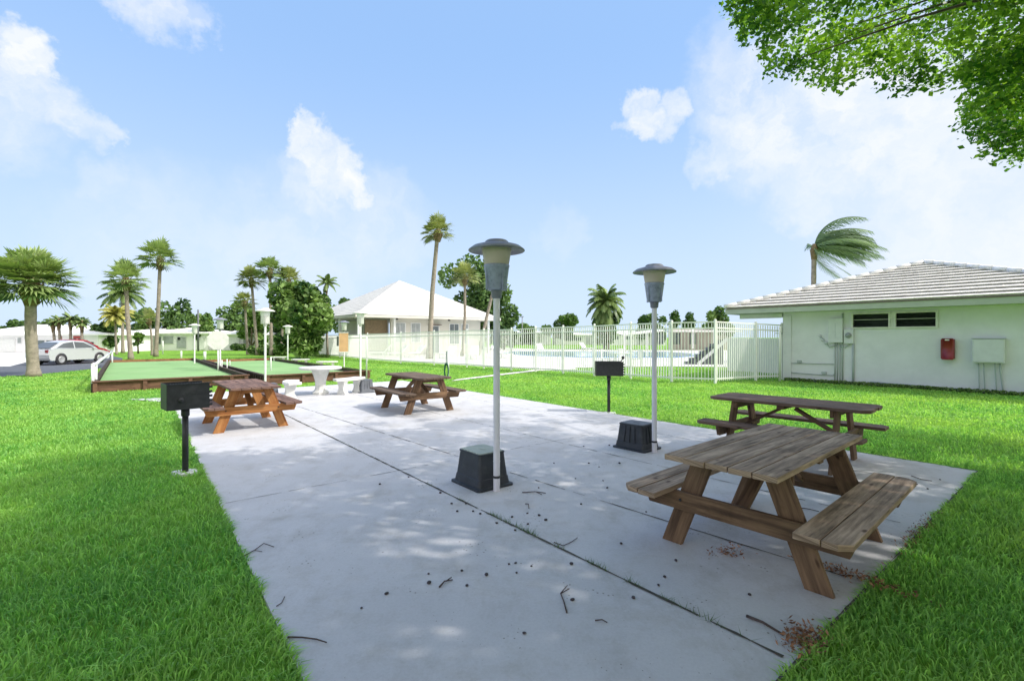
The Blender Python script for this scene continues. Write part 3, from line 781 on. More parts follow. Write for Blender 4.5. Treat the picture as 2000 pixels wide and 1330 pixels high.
# ------------------------------------------------------------ mint building
def mint_building():
    Z0 = 0
    W0 = G(1530, 742.5)
    # local frame: x along wall (towards camera) = -D1 , y = inward = D2
    ang = math.atan2(-D1.y, -D1.x)
    t = thing('pale_mint_building', 'pale mint building with white tiled hip roof behind the picnic tables', 'building', (W0.x, W0.y, 0), ang)
    zf = 2.52; ovx = 1.9; ov = .62; S = 10.3
    b = MB()
    wx0, wx1, wz0, wz1 = 2.18, 4.35, 1.92, 2.40      # window opening
    T = .2; LW = S-ovx-ov; D = S-2*ov
    for (x0, x1, z0, z1) in ((0, wx0, 0, zf+.05), (wx1, LW, 0, zf+.05), (wx0, wx1, 0, wz0), (wx0, wx1, wz1, zf+.05)):
        b.box(((x0+x1)/2, T/2, (z0+z1)/2), (x1-x0, T, z1-z0))
    b.box((T/2, D/2+.1, (zf+.05)/2), (T, D-.21, zf+.049)); b.box((LW-T/2, D/2+.1, (zf+.05)/2), (T, D-.21, zf+.049)); b.box((LW/2, D-.09, (zf+.05)/2), (LW-.41, T, zf+.049))
    # corner pilaster and low plinth step
    b.box((.14, -.025, 1.2), (.28, .05, 2.4))
    b.build('wall', 'mint', t)
    b = MB(); b.box((S/2-ovx, S/2-ov, zf+.03), (S-.12, S-.12, .05)); b.build('soffit', 'fascia', t)
    b = MB()
    for (c, sz) in (((S/2-ovx, -ov, zf+.09), (S, .05, .19)), ((S/2-ovx, S-ov, zf+.09), (S, .05, .19)), ((-ovx, S/2-ov, zf+.09), (.05, S-.051, .19)), ((S-ovx, S/2-ov, zf+.09), (.05, S-.051, .19))): b.box(c, sz)
    b.build('fascia', 'fascia', t)
    b = MB()
    for (c, sz) in (((S/2-ovx, -ov-.02, zf+.197), (S+.06, .06, .022)), ((-ovx-.02, S/2-ov, zf+.197), (.06, S-.03, .022))): b.box(c, sz)
    b.build('drip_edge', 'flash', t)
    hip_roof(t, -ovx-.03, -ov-.03, S+.06, zf+.21, 4.42, 13, 'tile', .065)
    # beam end / porch posts under the overhang
    b = MB(); b.box((-.85, .1, zf-.10), (1.6, .14, .16)); b.build('porch_beam', 'mint', t)
    # jalousie windows
    wm = (wx0+wx1)/2
    for k, (a, c) in enumerate(((wx0, wm-.07), (wm+.07, wx1))):
        b = MB()
        for (x, z, sx_, sz) in (((a+c)/2, wz0+.0, c-a+.06, .045), ((a+c)/2, wz1, c-a+.06, .05), (a, (wz0+wz1)/2, .05, wz1-wz0-.05), (c, (wz0+wz1)/2, .05, wz1-wz0-.05)): b.box((x, -.012, z), (sx_, .09, sz))
        f = b.build('window_frame', 'whiteconc', t)
        b = MB()
        for i in range(5):
            z = wz0+.07+i*.088; x0, x1 = a+.03, c-.03
            y0, y1 = (.0, .075)
            b.face([(x0, y0, z-.03), (x1, y0, z-.03), (x1, y1, z+.045), (x0, y1, z+.045)]); b.face([(x0, y0-.003, z-.033), (x1, y0-.003, z-.033), (x1, y1-.003, z+.042), (x0, y1-.003, z+.042)][::-1])
        b.build('louvre', 'slat', f)
        b = MB(); b.box(((a+c)/2, .01, wz0+.27), (c-a-.05, .012, .014)); b.build('glazing_bar', 'whiteconc', f)
        b = MB(); b.box(((a+c)/2, .17, (wz0+wz1)/2), (c-a-.02, .02, wz1-wz0-.02)); b.build('dark_backing', 'dark', f)
    b = MB(); b.box((wm, -.01, (wz0+wz1)/2), (.13, .06, wz1-wz0+.04)); b.build('mullion', 'whiteconc', t)
    # services fixed to the wall: electrical panel, meter, conduits
    def pan(name, x, z, w__, h__, d__, mat, par=t, y=None, bev=.008):
        b = MB(); b.box((x, -(d__/2+.004) if y is None else y, z), (w__, d__, h__)); return b.build(name, mat, par, bev)
    def wx(px, Yoff=0):  # local x of a photo column on the wall plane
        k = (px-CX)/F; return (k*W0.y-W0.x)/(-D1.x+k*D1.y)
    def wz(px, py):
        x = wx(px); Y = W0.y-D1.y*x; return H+(HZ-py)/F*Y
    e = pan('electrical_panel', wx(1634), (wz(1634, 622)+wz(1634, 669))/2, wx(1648)-wx(1620), wz(1634, 622)-wz(1634, 669), .14, 'mintmetal')
    b = MB(); b.box((wx(1634), -.146, wz(1634, 646)), (.01, .006, .5)); b.build('door_seam', 'conduit', e)
    mt_ = pan('electric_meter', wx(1659), (wz(1659, 643)+wz(1659, 671))/2, wx(1669)-wx(1650), wz(1659, 643)-wz(1659, 671), .10, 'mintmetal')
    b = MB(); b.lathe([(0, .0), (.085, 0), (.085, .05), (.06, .08), (0, .085)], 20)
    for k in range(len(b.v)): q = b.v[k]; b.v[k] = (wx(1659)+q[0], -.104-q[2], wz(1659, 655)+q[1])
    b.build('meter_dial', 'meter', mt_)
    def pipe(pts, r=.016, mat='conduit', name='conduit'):
        b = MB(); b.tube(pts, r, 8); return b.build(name, mat, t)
    def wp(px, py, off=.03): return (wx(px), -off, wz(px, py))
    for px, y0, y1, r in ((1631, 669, 746, .016), (1636, 669, 748, .016), (1641, 669, 750, .012), (1646, 600, 751, .022), (1667, 671, 756, .034), (1646.5, 560, 640, .022)):
        pipe([wp(px, max(y0, 612)), wp(px, y1)], r)
    pipe([wp(1541, 709), wp(1632, 711)], .012); pipe([wp(1539, 727), wp(1590, 731), wp(1628, 733), wp(1632, 728)], .014); pipe([wp(1543, 709), wp(1541, 730)], .012)
    pipe([wp(1700, 745.5), wp(1838, 756)], .016); pipe([wp(1515, 651, -.0), wp(1545, 652, .03)], .014)
    for px, py in ((1562, 706), (1610, 728)):
        pan('outlet_box', wx(px), wz(px, py), .14, .09, .07, 'conduit')
    b = MB()
    for px, py, r in ((1602, 656, .04), (1607, 664, .045), (1614, 670, .05)):
        c = wp(px, py, .0); m0 = len(b.v); b.lathe([(0, 0), (r, 0), (r, .05), (r*.6, .07), (0, .072)], 12)
        for k in range(m0, len(b.v)): q = b.v[k]; b.v[k] = (c[0]+q[0], -.004-q[2], c[2]+q[1])
    b.build('valve', 'mintmetal', t)
    pipe([wp(1602, 656, .05), wp(1614, 670, .06), wp(1622, 678, .06), wp(1634, 674, .05)], .02, 'conduit', 'valve_pipe')
    pipe([wp(1642, 676, .05), wp(1651, 678, .06), wp(1660, 672, .05)], .018)
    # steel box at right with flex conduits (fixed to the wall)
    x0, x1 = wx(1901), wx(1964); xm = (x0+x1)/2; zz0, zz1 = wz(1932, 708), wz(1932, 662)
    q = pan('steel_cabinet', xm, (zz0+zz1)/2, x1-x0, zz1-zz0, .20, 'mintmetal')
    b = MB(); b.box((xm, -.208, (zz0+zz1)/2), (x1-x0-.05, .008, zz1-zz0-.05)); b.build('cabinet_door', 'mintmetal', q, .004)
    b = MB(); b.box((xm, -.11, zz1+.012), (x1-x0+.03, .23, .018)); b.build('cabinet_hood', 'conduit', q)
    for a, c in ((1912, 1914), (1922, 1925), (1944, 1948), (1954, 1962)):
        pipe([wp(a, 709, .09), wp(a+.5, 725, .07), wp((a+c)/2, 750, .05), wp(c, 782, .05)], .013 if a < 1950 else .02, 'conduit')
    return t, ang, W0, wx, wz
MBt, mang, W0, wx, wz = mint_building()
# red extinguisher cabinet (its own thing, hung on the wall)
xm = (wx(1839)+wx(1866))/2; zc = (wz(1852, 661)+wz(1852, 702))/2; hh = wz(1852, 661)-wz(1852, 702); ww = wx(1866)-wx(1839)
pw = W0-D1*xm-D2*.0
t = thing('extinguisher_cabinet', 'small dark red cabinet hung on the pale mint wall', 'cabinet', (pw.x, pw.y, zc-hh/2), mang)
b = MB(); b.box((0, -.085, hh/2), (ww, .16, hh*.94)); b.build('case', 'red', t, .02)
b = MB(); pr = [(.0, 0)];
n = 10; v = []
for z_ in (.0, hh):
    for i in range(n+1):
        a = (i/n-.5)*2; v.append((a*ww*.42, -.165-.05*(1-a*a), z_))
b.mesh(v, [(i, i+1, n+2+i, n+1+i) for i in range(n)]+[tuple(range(n+1)), tuple(range(2*n+1, n, -1))], True); b.build('bowed_door', 'red', t)
b = MB(); b.box((0, -.20, hh*.93), (.10, .04, .035)); b.build('latch', 'whiteconc', t, .006)
# low pale wall & stair behind fence
def ledge(name, label, cat, p0, p1, h, mat, th=.15):
    b = MB(); d = p1-p0; L = d.length; b.box((L/2, 0, h/2), (L, th, h)); o = b.build(name, mat); o.location = (p0.x, p0.y, 0); o.rotation_euler = (0, 0, math.atan2(d.y, d.x)); return tag(o, label, cat)
ledge('garden_wall', 'low lavender white wall behind the fence beside the mint building', 'wall', G(1423, 724), G(1545, 731), 1.55, 'white')
p = G(1338, 712)
t = thing('outdoor_steps', 'dark slatted stepped stand with white side behind the pool fence', 'steps', p, R(-6))
b = MB()
for k in range(7):
    b.box((.25+k*.30, .4, (.16+k*.21)/2), (.26, .8, .16+k*.21))
b.build('tread_block', 'greyplastic', t)
b = MB(); b.beam((.7, -.06, .02), (2.35, -.06, 1.5), .05, .18); b.build('side_rail', 'white', t)
b = MB()
for k in range(7): b.box((.25+k*.30, -.01, .18+k*.21), (.32, .04, .035))
b.build('nosing', 'dark', t)

# ------------------------------------------------------------ club house
def clubhouse():
    C0 = G(694, 697.2); sc_ = 1
    t = thing('club_house', 'cream club house with big white pyramid roof behind the pool fence', 'club house', (C0.x, C0.y, 0), A2)
    # local x along front (D2), y back (D1)
    eh = H+(HZ-613.5)/F*C0.y
    k = (979-CX)/F; S = (k*C0.y-C0.x)/(D2.x-k*D2.y)
    ctr = C0+D2*S/2+D1*S/2; zp = H+(HZ-548)/F*ctr.y
    hip_roof(t, 0, 0, S, eh+.0, zp, 22, 'clubroof', .018, caps=False)
    b = MB(); b.box((S/2, S/2, eh-.11), (S-.06, S-.06, .2)); b.build('eave', 'clubwall', t)
    w0 = 1.5; wl_ = S-1.6
    b = MB(); b.box(((w0+2.2+wl_)/2, 1.5, (eh-.21)/2), (wl_-w0-2.2, .25, eh-.21)); b.box((wl_-.15, S/2+.5, (eh-.21)/2), (.25, S-3, eh-.212))
    b.box((w0+2.2, S/2+.5, (eh-.21)/2), (.25, S-3.2, eh-.212)); b.build('wall', 'clubwall', t)
    b = MB(); b.box((w0+1.05, 1.9, (eh-.3)/2+.2), (2.0, .12, eh-.8)); b.build('brown_panel', 'brown', t)
    for x, y in ((.5, .6), (.5, 5), (.5, 9.5), (w0+2.2, .7), (wl_+.5, .7)):
        b = MB(); b.box((x, y, (eh-.21)/2), (.2, .2, eh-.212)); b.build('porch_column', 'white', t)
    b = MB(); b.box((.6, S/2, .55), (.1, S-2.5, 1.1)); b.build('porch_rail', 'greyplastic', t)
    def win(x, z, w__, h__, mat='paleglass', n=2, name='window'):
        b = MB(); b.box((x, 1.36, z), (w__+.12, .06, h__+.12)); f = b.build(name, 'white', t)
        b = MB()
        for i in range(n): b.box((x-w__/2+(i+.5)*w__/n, 1.325, z), (w__/n-.06, .03, h__-.04))
        b.build('pane', mat, f)
    win(4.55, 2.0, 1.0, 1.7); win(6.1, 2.0, .9, 1.7); win(8.0, 1.35, 1.0, 2.5, 'greyglass', 1, 'door'); win(10.2, 1.9, 1.0, 1.9, 'greyglass'); win(11.4, 1.9, .8, 1.9)
    b = MB(); b.box((8.0, 1.2, 2.75), (1.3, .4, .06)); b.build('door_hood', 'flash', t)
    for x in (4.0, 7.2, 9.3):
        b = MB(); b.lathe([(0, 0), (.12, 0), (.12, .12), (0, .12)], 10, (x, .8, eh-.34)); b.build('soffit_lamp', 'black', t)
    return t
clubhouse()

# ------------------------------------------------------------ vegetation generators
def rnd_unit(n):
    v = rng.normal(size=(n, 3)); return v/np.linalg.norm(v, axis=1)[:, None]
def leaf_mesh(name, cen, size, tint, mat, parent=None, aspect=.55, droop=.3):
    """rhombic leaves folded in the middle"""
    n = len(cen); d = rnd_unit(n); d[:, 2] = d[:, 2]*.6-droop*.3; d /= np.linalg.norm(d, axis=1)[:, None]
    s = np.cross(d, rnd_unit(n)); s /= np.linalg.norm(s, axis=1)[:, None]; size = np.broadcast_to(size, (n,))[:, None]
    a = cen-d*size*.5; c = cen+d*size*.5; l = cen+s*size*aspect*.5; r_ = cen-s*size*aspect*.5
    V = np.stack([a, r_, c, l], 1).reshape(-1, 3); Q = np.arange(n*4).reshape(-1, 4)
    return np_mesh(name, V, None, np.repeat(tint, 4), mat, parent, quads=Q)
def blob_points(n, lobes, shell=.55):
    """points spread through overlapping ellipsoid lobes (cx,cy,cz,rx,ry,rz), denser near the surface"""
    wts = np.array([l[3]*l[4]*l[5] for l in lobes])**.75; wts /= wts.sum()
    idx = rng.choice(len(lobes), n, p=wts); L = np.array(lobes)[idx]
    u = rnd_unit(n); r_ = shell+(1-shell)*rng.random(n)**.8
    return L[:, :3]+u*L[:, 3:]*r_[:, None], idx
def tree(label, base, hgt, rad, mat='tree', leaf=.28, n=3500, nl=14, trunk_h=None, squash=.7, group=None, name='tree', cat='tree', lowfrac=0.35, seed=0, q_=(.15, .8), rr_=(.2, .42)):
    global rng
    rng = np.random.default_rng(seed+100); rd = random.Random(seed)
    t = thing(name, label, cat, base, 0, group)
    th = trunk_h if trunk_h is not None else hgt*.35
    zc = (hgt+th*.8)/2; rz = (hgt-th*.8)/2
    lobes = []
    for k in range(nl):
        a = rd.uniform(0, 6.28); q = rd.uniform(*q_); zz = rd.uniform(-.72, .74); rr = rd.uniform(*rr_)
        lobes.append((math.cos(a)*q*rad, math.sin(a)*q*rad, zc+zz*rz, rr*rad, rr*rad, rr*rz*1.1))
    P, idx = blob_points(n, lobes)
    lt = np.array([rd.uniform(.1, .75) for _ in lobes])[idx]
    tint = np.clip(lt+rng.normal(0, .22, n), 0, 1)
    leaf_mesh('crown', P, leaf*rng.uniform(.6, 1.3, n), tint, mat, t, .75)
    b = MB(); b.tube([(0, 0, 0), (rd.uniform(-.1, .1), 0, th), (0, 0, zc)], [hgt*.04, hgt*.03, hgt*.012], 8)
    for k in range(4):
        l = lobes[k]; b.tube([(0, 0, th*.9), (l[0]*.5, l[1]*.5, (th+l[2])/2), l[:3]], [hgt*.02, hgt*.013, hgt*.005], 6)
    b.build('trunk', 'barkdark', t)
    return t
def trunk_tube(pts, r0, r1, flare=True):
    b = MB(); P = []; Rr = []; n = 22
    pts = [Vector(p) for p in pts]
    for i in range(n+1):
        f = i/n; k = f*(len(pts)-1); j = min(int(k), len(pts)-2); q = pts[j].lerp(pts[j+1], k-j)
        P.append(q); Rr.append((r0+(r1-r0)*f)*(1+(.35*max(0, 1-f*9) if flare else 0))*(1+.03*math.sin(i*2.3)))
    b.tube(P, Rr, 12); return b
def fan_palm(label, base, top, rad, mat='fan', n_leaf=34, tr=.18, seed=1, boots=True, skirt=.25, group='fan palms with bare trunks', tr1=None):
    """palmate-leaved palm; top = crown centre offset from base (local)"""
    rd = random.Random(seed); t = thing('palm_tree', label, 'palm tree', base, 0, group); top = Vector(top)
    mid = top*.5+Vector((rd.uniform(-.12, .12), 0, 0))
    trunk_tube([(0, 0, -.02), mid, top], tr, tr1 or tr*.8).build('trunk', 'bark', t)
    if boots:
        b = MB(); b.tube([top-Vector((0, 0, rad*.55)), top-Vector((0, 0, rad*.15)), top+Vector((0, 0, rad*.1))], [tr*.95, tr*1.9, tr*.9], 10)
        for k in range(18):
            a = rd.uniform(0, 6.28); z = rd.uniform(-.5, 0)*rad; q = top+Vector((math.cos(a)*tr*1.2, math.sin(a)*tr*1.2, z))
            b.tube([q, q+Vector((math.cos(a)*.18, math.sin(a)*.18, .22))], [.04, .015], 4)
        b.build('leaf_bases', 'boot', t)
    V = []; T = []; TI = []
    for k in range(n_leaf):
        az = k*2.39996+rd.uniform(-.2, .2); el = R(84)-(R(84)+R(58)*skirt)*((k+.5)/n_leaf)**.9
        el += rd.uniform(-.12, .12)
        d = Vector((math.cos(az)*math.cos(el), math.sin(az)*math.cos(el), math.sin(el)))
        pl = rad*rd.uniform(.42, .58); fl = rad*rd.uniform(.42, .58); c = top+d*pl-Vector((0, 0, .08*rad*math.cos(el)))
        side = d.cross(Vector((0, 0, 1)))
        if side.length < .1: side = Vector((1, 0, 0))
        side.normalize(); up = side.cross(d).normalized()
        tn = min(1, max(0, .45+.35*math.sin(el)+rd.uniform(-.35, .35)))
        # petiole
        i0 = len(V); wv = side*.018*rad/1.5
        V += [top-wv, top+wv, c+wv, c-wv]; T += [(i0, i0+1, i0+2), (i0, i0+2, i0+3)]; TI += [.9]*4
        ns = 19
        for s in range(ns):
            a = (s/(ns-1)-.5)*R(230); ln = fl*(1-.25*abs(a)/R(115))*rd.uniform(.85, 1.08)
            dd = (d*math.cos(a)+side*math.sin(a)+up*(.18*abs(math.sin(a))-.05)).normalized(); pw_ = dd.cross(up).normalized()*ln*.055
            m_ = c+dd*ln*.6-Vector((0, 0, ln*.06)); e = c+dd*ln-Vector((0, 0, ln*rd.uniform(.08, .34)))
            i0 = len(V); q = tn+rd.uniform(-.15, .15)
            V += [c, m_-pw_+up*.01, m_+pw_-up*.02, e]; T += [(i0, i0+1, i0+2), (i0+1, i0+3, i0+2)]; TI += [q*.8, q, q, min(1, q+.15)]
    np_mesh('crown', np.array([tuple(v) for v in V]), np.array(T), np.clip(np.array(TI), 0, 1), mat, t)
    return t
def feather_palm(label, base, top, length, mat='coco', n_f=18, tr=.16, seed=1, wind=None, group=None, trmat='bark', el_range=(-.35, 1.3), lw=.03, droop=1.0):
    rd = random.Random(seed); t = thing('palm_tree', label, 'palm tree', base, 0, group); top = Vector(top)
    trunk_tube([(0, 0, -.02), top*.5+Vector((rd.uniform(-.1, .1), 0, 0)), top], tr, tr*.8).build('trunk', trmat, t)
    b = MB(); b.tube([top-Vector((0, 0, .5)), top+Vector((0, 0, .1)), top+Vector((0, 0, .5))], [tr*.9, tr*1.35, tr*.5], 10)
    b.build('crown_shaft', 'boot', t)
    V = []; T = []; TI = []
    def quad(a, b_, c, d, q):
        i = len(V); V.extend([a, b_, c, d]); T.extend([(i, i+1, i+2), (i, i+2, i+3)]); TI.extend([q]*4)
    for k in range(n_f):
        az = k*2.39996+rd.uniform(-.25, .25); el = el_range[0]+(el_range[1]-el_range[0])*(k+.5)/n_f
        d = Vector((math.cos(az)*math.cos(el), math.sin(az)*math.cos(el), math.sin(el))); L = length*rd.uniform(.8, 1.1)
        if wind: wvec = Vector(wind); d = (d*.8+wvec*.75).normalized()
        P = [top+Vector((0, 0, .3))]; nseg = 14; dd = d.copy()
        for s in range(nseg):
            dd = (dd+Vector((0, 0, -.115*droop*(.4+s/nseg)))+(Vector(wind)*.16 if wind else Vector())).normalized(); P.append(P[-1]+dd*L/nseg)
        q0 = rd.uniform(.15, .8)
        for s in range(1, nseg):
            a, c = P[s], P[s+1]; ax = (c-a).normalized(); side = ax.cross(Vector((0, 0, 1)))
            if side.length < .05: side = Vector((1, 0, 0))
            side.normalize(); up = side.cross(ax)
            wv = side*.02; quad(a-wv, a+wv, c+wv, c-wv, .9)
            ll = L*.24*math.sin(math.pi*min(1, (s+1.2)/(nseg+1.5)))**.6
            for sg in (-1, 1):
                for h_ in (0, .33, .66):
                    o_ = a.lerp(c, h_); ld = (side*sg*.8+ax*.65+Vector((0, 0, -.35-rd.uniform(0, .35)))).normalized()
                    if wind: ld = (ld+Vector(wind)*.7).normalized()
                    e = o_+ld*ll*rd.uniform(.85, 1.1); pw_ = ax*lw*.5; q = min(1, max(0, q0+rd.uniform(-.2, .2)))
                    quad(o_-pw_, o_+pw_, e+pw_*.25-Vector((0, 0, ll*.12)), e-pw_*.25-Vector((0, 0, ll*.12)), q)
    np_mesh('crown', np.array([tuple(v) for v in V]), np.array(T), np.clip(np.array(TI), 0, 1), mat, t)
    return t
def palm_px(fn, label, bx, by, tx, ty, rpx, Y=None, **kw):
    base = G(bx, by) if Y is None else Vector(((bx-CX)/F*Y, Y, 0)); Y = base.y
    tp = AT(tx, ty, Y)-base; return fn(label, base, tp, rpx/F*Y, **kw)
# left palms
palm_px(fan_palm, 'stout fan palm with thick trunk beside the silver car', 66, 735, 60, 552, 84, n_leaf=110, tr=.20, tr1=.185, seed=3, skirt=.42)
palm_px(fan_palm, 'fan palm behind the far left court, left of the taller one', 256, 702, 246, 545, 44, n_leaf=46, tr=.15, seed=4, skirt=.5)
palm_px(fan_palm, 'tall fan palm just right of the shorter one behind far left court', 304, 697, 313, 505, 44, n_leaf=42, tr=.15, seed=5, skirt=.4)
palm_px(fan_palm, 'short thin palm with brownish crown beside the tall fan palm', 297, 694, 292, 625, 26, n_leaf=18, tr=.09, seed=6, mat='fan2')
palm_px(feather_palm, 'dark feathery palm behind the left pair of fan palms', 240, 688, 240, 580, 44, Y=48, n_f=30, tr=.14, seed=7, lw=.12)
palm_px(feather_palm, 'yellowish small palm left of the fan palm trunk', 228, 688, 226, 622, 32, Y=44, n_f=34, mat='yellow', tr=.10, seed=8, lw=.12)
palm_px(fan_palm, 'left fan palm of the cluster by the big bush', 503, 694, 491, 545, 32, n_leaf=44, tr=.13, seed=9, skirt=.5, mat='fan2')
palm_px(fan_palm, 'middle and highest fan palm of the cluster by the big bush', 530, 694, 527, 527, 33, Y=41, n_leaf=44, tr=.14, seed=10, skirt=.5, mat='fan')
palm_px(fan_palm, 'right fan palm of the cluster leaning over the big bush', 546, 694, 564, 548, 34, Y=42, n_leaf=44, tr=.12, seed=11, skirt=.6, mat='fan2')
palm_px(fan_palm, 'low fan palm beneath the palm cluster by the big bush', 484, 692, 478, 590, 26, Y=44, n_leaf=34, tr=.12, seed=12, skirt=.6, mat='fan2')
palm_px(feather_palm, 'dark feathery palm sticking up between the big bush and club house', 640, 690, 638, 560, 26, Y=38, n_f=20, lw=.10, tr=.09, seed=13)
palm_px(fan_palm, 'lone tall palm rising in front of the club house', 838, 701, 855, 452, 38, n_leaf=44, tr=.20, seed=14, skirt=.5, mat='fan2', tr1=.14)
palm_px(fan_palm, 'shorter pale fan palm right of the club house roof', 903, 697, 908, 540, 34, Y=40, n_leaf=42, tr=.13, seed=15, skirt=.5, mat='fan2')
palm_px(fan_palm, 'leaning palm behind the tallest lamp post', 934, 697, 968, 548, 30, Y=42, n_leaf=34, tr=.15, seed=16, skirt=.5, mat='fan')
palm_px(feather_palm, 'bushy coconut palm on the skyline between the two near lamps', 1188, 668, 1182, 596, 46, Y=62, n_f=56, tr=.2, seed=17, group=None, lw=.20, el_range=(-1.1, 1.4), droop=1.25)
palm_px(feather_palm, 'wind blown palm bent to the right above the mint roof', 1591, 690, 1590, 492, 112, Y=30, n_f=40, tr=.17, seed=18, wind=(.92, -.1, .0), mat='blue', lw=.085, el_range=(-.3, 1.5), droop=.8)
for i, (x, y, r_) in enumerate(((115, 628, 17), (138, 626, 20), (160, 632, 18), (104, 632, 15))):
    palm_px(feather_palm, ['small palm in front of left bungalow, second from the left', 'tallest small palm in front of the left bungalow', 'small palm nearest the right end of left bungalow', 'leftmost small palm in front of the left bungalow'][i], x+4, 690, x, y+6, r_, Y=38, n_f=18, tr=.11, seed=30+i, group='small palms before the left bungalow', lw=.08)
def tree_px(label, px, ytop, ybase, rpx, Y, **kw):
    base = Vector(((px-CX)/F*Y, Y, 0)); h = H+(HZ-ytop)/F*Y
    return tree(label, base, h, rpx/F*Y, **kw)
tree_px('large dark round tree behind the club house and tallest lamp', 936, 508, 690, 80, 62, n=9000, nl=26, leaf=.55, trunk_h=1.6, seed=40)
tree_px('big dark leafy bush between palm cluster and club house', 592, 552, 694, 58, 36, mat='bushm', n=9500, nl=46, leaf=.44, trunk_h=.05, seed=49, q_=(0, .74), rr_=(.18, .38), name='big_bush', cat='bush')
tree_px('light green bushy base under the coconut palm', 1180, 600, 668, 34, 64, mat='treelight', n=2200, leaf=.5, seed=58, trunk_h=.1, name='bush', cat='bush')
tree_px('round dark tree on the skyline left of the coconut palm', 1100, 610, 668, 42, 95, n=2600, leaf=.6, seed=42, trunk_h=.5)
tree_px('flat dark treetop on skyline behind the second near lamp', 1272, 611, 668, 34, 95, n=2200, leaf=.6, seed=43, trunk_h=.5)
tree_px('small round treetop just right of the second near lamp', 1318, 610, 668, 15, 110, n=1200, leaf=.5, seed=44, trunk_h=4.4, q_=(0, .5), rr_=(.4, .6))
tree_px('small round treetop farther right of the second near lamp', 1345, 611, 668, 15, 112, n=1200, leaf=.5, seed=45, trunk_h=4.4, q_=(0, .5), rr_=(.4, .6))
tree_px('light green tree peeping over the left end of mint roof', 1398, 597, 668, 30, 60, mat='treelight', n=1600, leaf=.45, seed=46)
tree_px('low dark treetop on skyline by the far street lamp', 1035, 632, 668, 30, 100, n=1600, leaf=.6, seed=47, trunk_h=.5)
tree_px('dark green tree on the right end of the club house', 985, 622, 668, 26, 60, n=1800, leaf=.45, seed=57, trunk_h=.4)
tree_px('dark tree peeping over the left slope of club house roof', 672, 574, 668, 26, 75, n=1600, leaf=.5, seed=48)
LT = [('round green tree behind the tall fan palm', 333, 586, 36, 60, 'tree'), ('light green tree right of the dark utility pole', 402, 604, 22, 58, 'treelight'), ('dark wide tree behind the middle bungalow', 452, 588, 44, 66, 'tree'),
      ('light tree behind the left fan palms', 275, 604, 34, 60, 'treelight'), ('green tree left of palm cluster', 492, 604, 30, 56, 'treelight'), ('bushy tree between the two left bungalows', 205, 630, 22, 50, 'tree'),
      ('low dark tree on skyline above left bungalow roof', 135, 622, 26, 80, 'tree'), ('low tree on the skyline at the far left', 28, 626, 20, 80, 'tree'), ('low tree right of the stout palm trunk', 90, 624, 22, 80, 'tree'), ('dark low tree behind the right bungalow', 560, 600, 34, 60, 'tree'), ('dark tree right of light tree on left skyline', 375, 612, 16, 62, 'tree')]
for i, (lb, px, yt, r_, Y, mt) in enumerate(LT): tree_px(lb, px, yt, 0, r_, Y, mat=mt, n=2400, leaf=.45, seed=60+i, trunk_h=.5, nl=18)
tree_px('small round topped tree in front of the middle bungalow', 270, 650, 0, 13, 46, mat='treelight', n=900, leaf=.2, seed=80, trunk_h=.9)
def hedge(label, p0, p1, h, wd, mat, n, seed, leaf=.14):
    global rng
    rng = np.random.default_rng(seed); t = thing('hedge', label, 'hedge', (p0.x, p0.y, 0)); L = (p1-p0).length; m_ = max(2, int(L/ (wd*.9)))
    lobes = []
    for i in range(m_):
        q = (p1-p0)*((i+.5)/m_); lobes.append((q.x, q.y, h*.5, wd*.62, wd*.55, h*.52*random.uniform(.85, 1.1)))
    P, idx = blob_points(n, lobes, .6); P[:, 2] = np.maximum(P[:, 2], .02)
    leaf_mesh('foliage', P, leaf*rng.uniform(.6, 1.3, n), rng.random(n)*.9, mat, t, .75); return t
hedge('dark hedge beneath the far left bungalow end', G(196, 684.5), G(222, 684), 2.2, 2.0, 'tree', 2500, 91, .3)
hedge('low dark hedge before the right bungalow garage', G(453, 685), G(486, 685), .9, 1.1, 'tree', 1200, 92, .2)
hedge('low brown green hedge before the middle bungalow', G(322, 684), G(344, 684), .6, .9, 'bushm', 700, 93, .2)
hedge('weedy dark strip at the foot of the mint wall', W0-D2*.12-D1*.1, W0-D2*.12-D1*8.2, .13, .2, 'bushm', 7000, 94, .05)
hedge('low dark shrubs at left end of pool fence', G(606, 696), G(640, 698), .25, .5, 'bushm', 900, 95, .1)
hedge('dark undergrowth beneath the palm cluster', G(492, 693), G(560, 695), .9, 1.2, 'bushm', 3000, 96, .2)

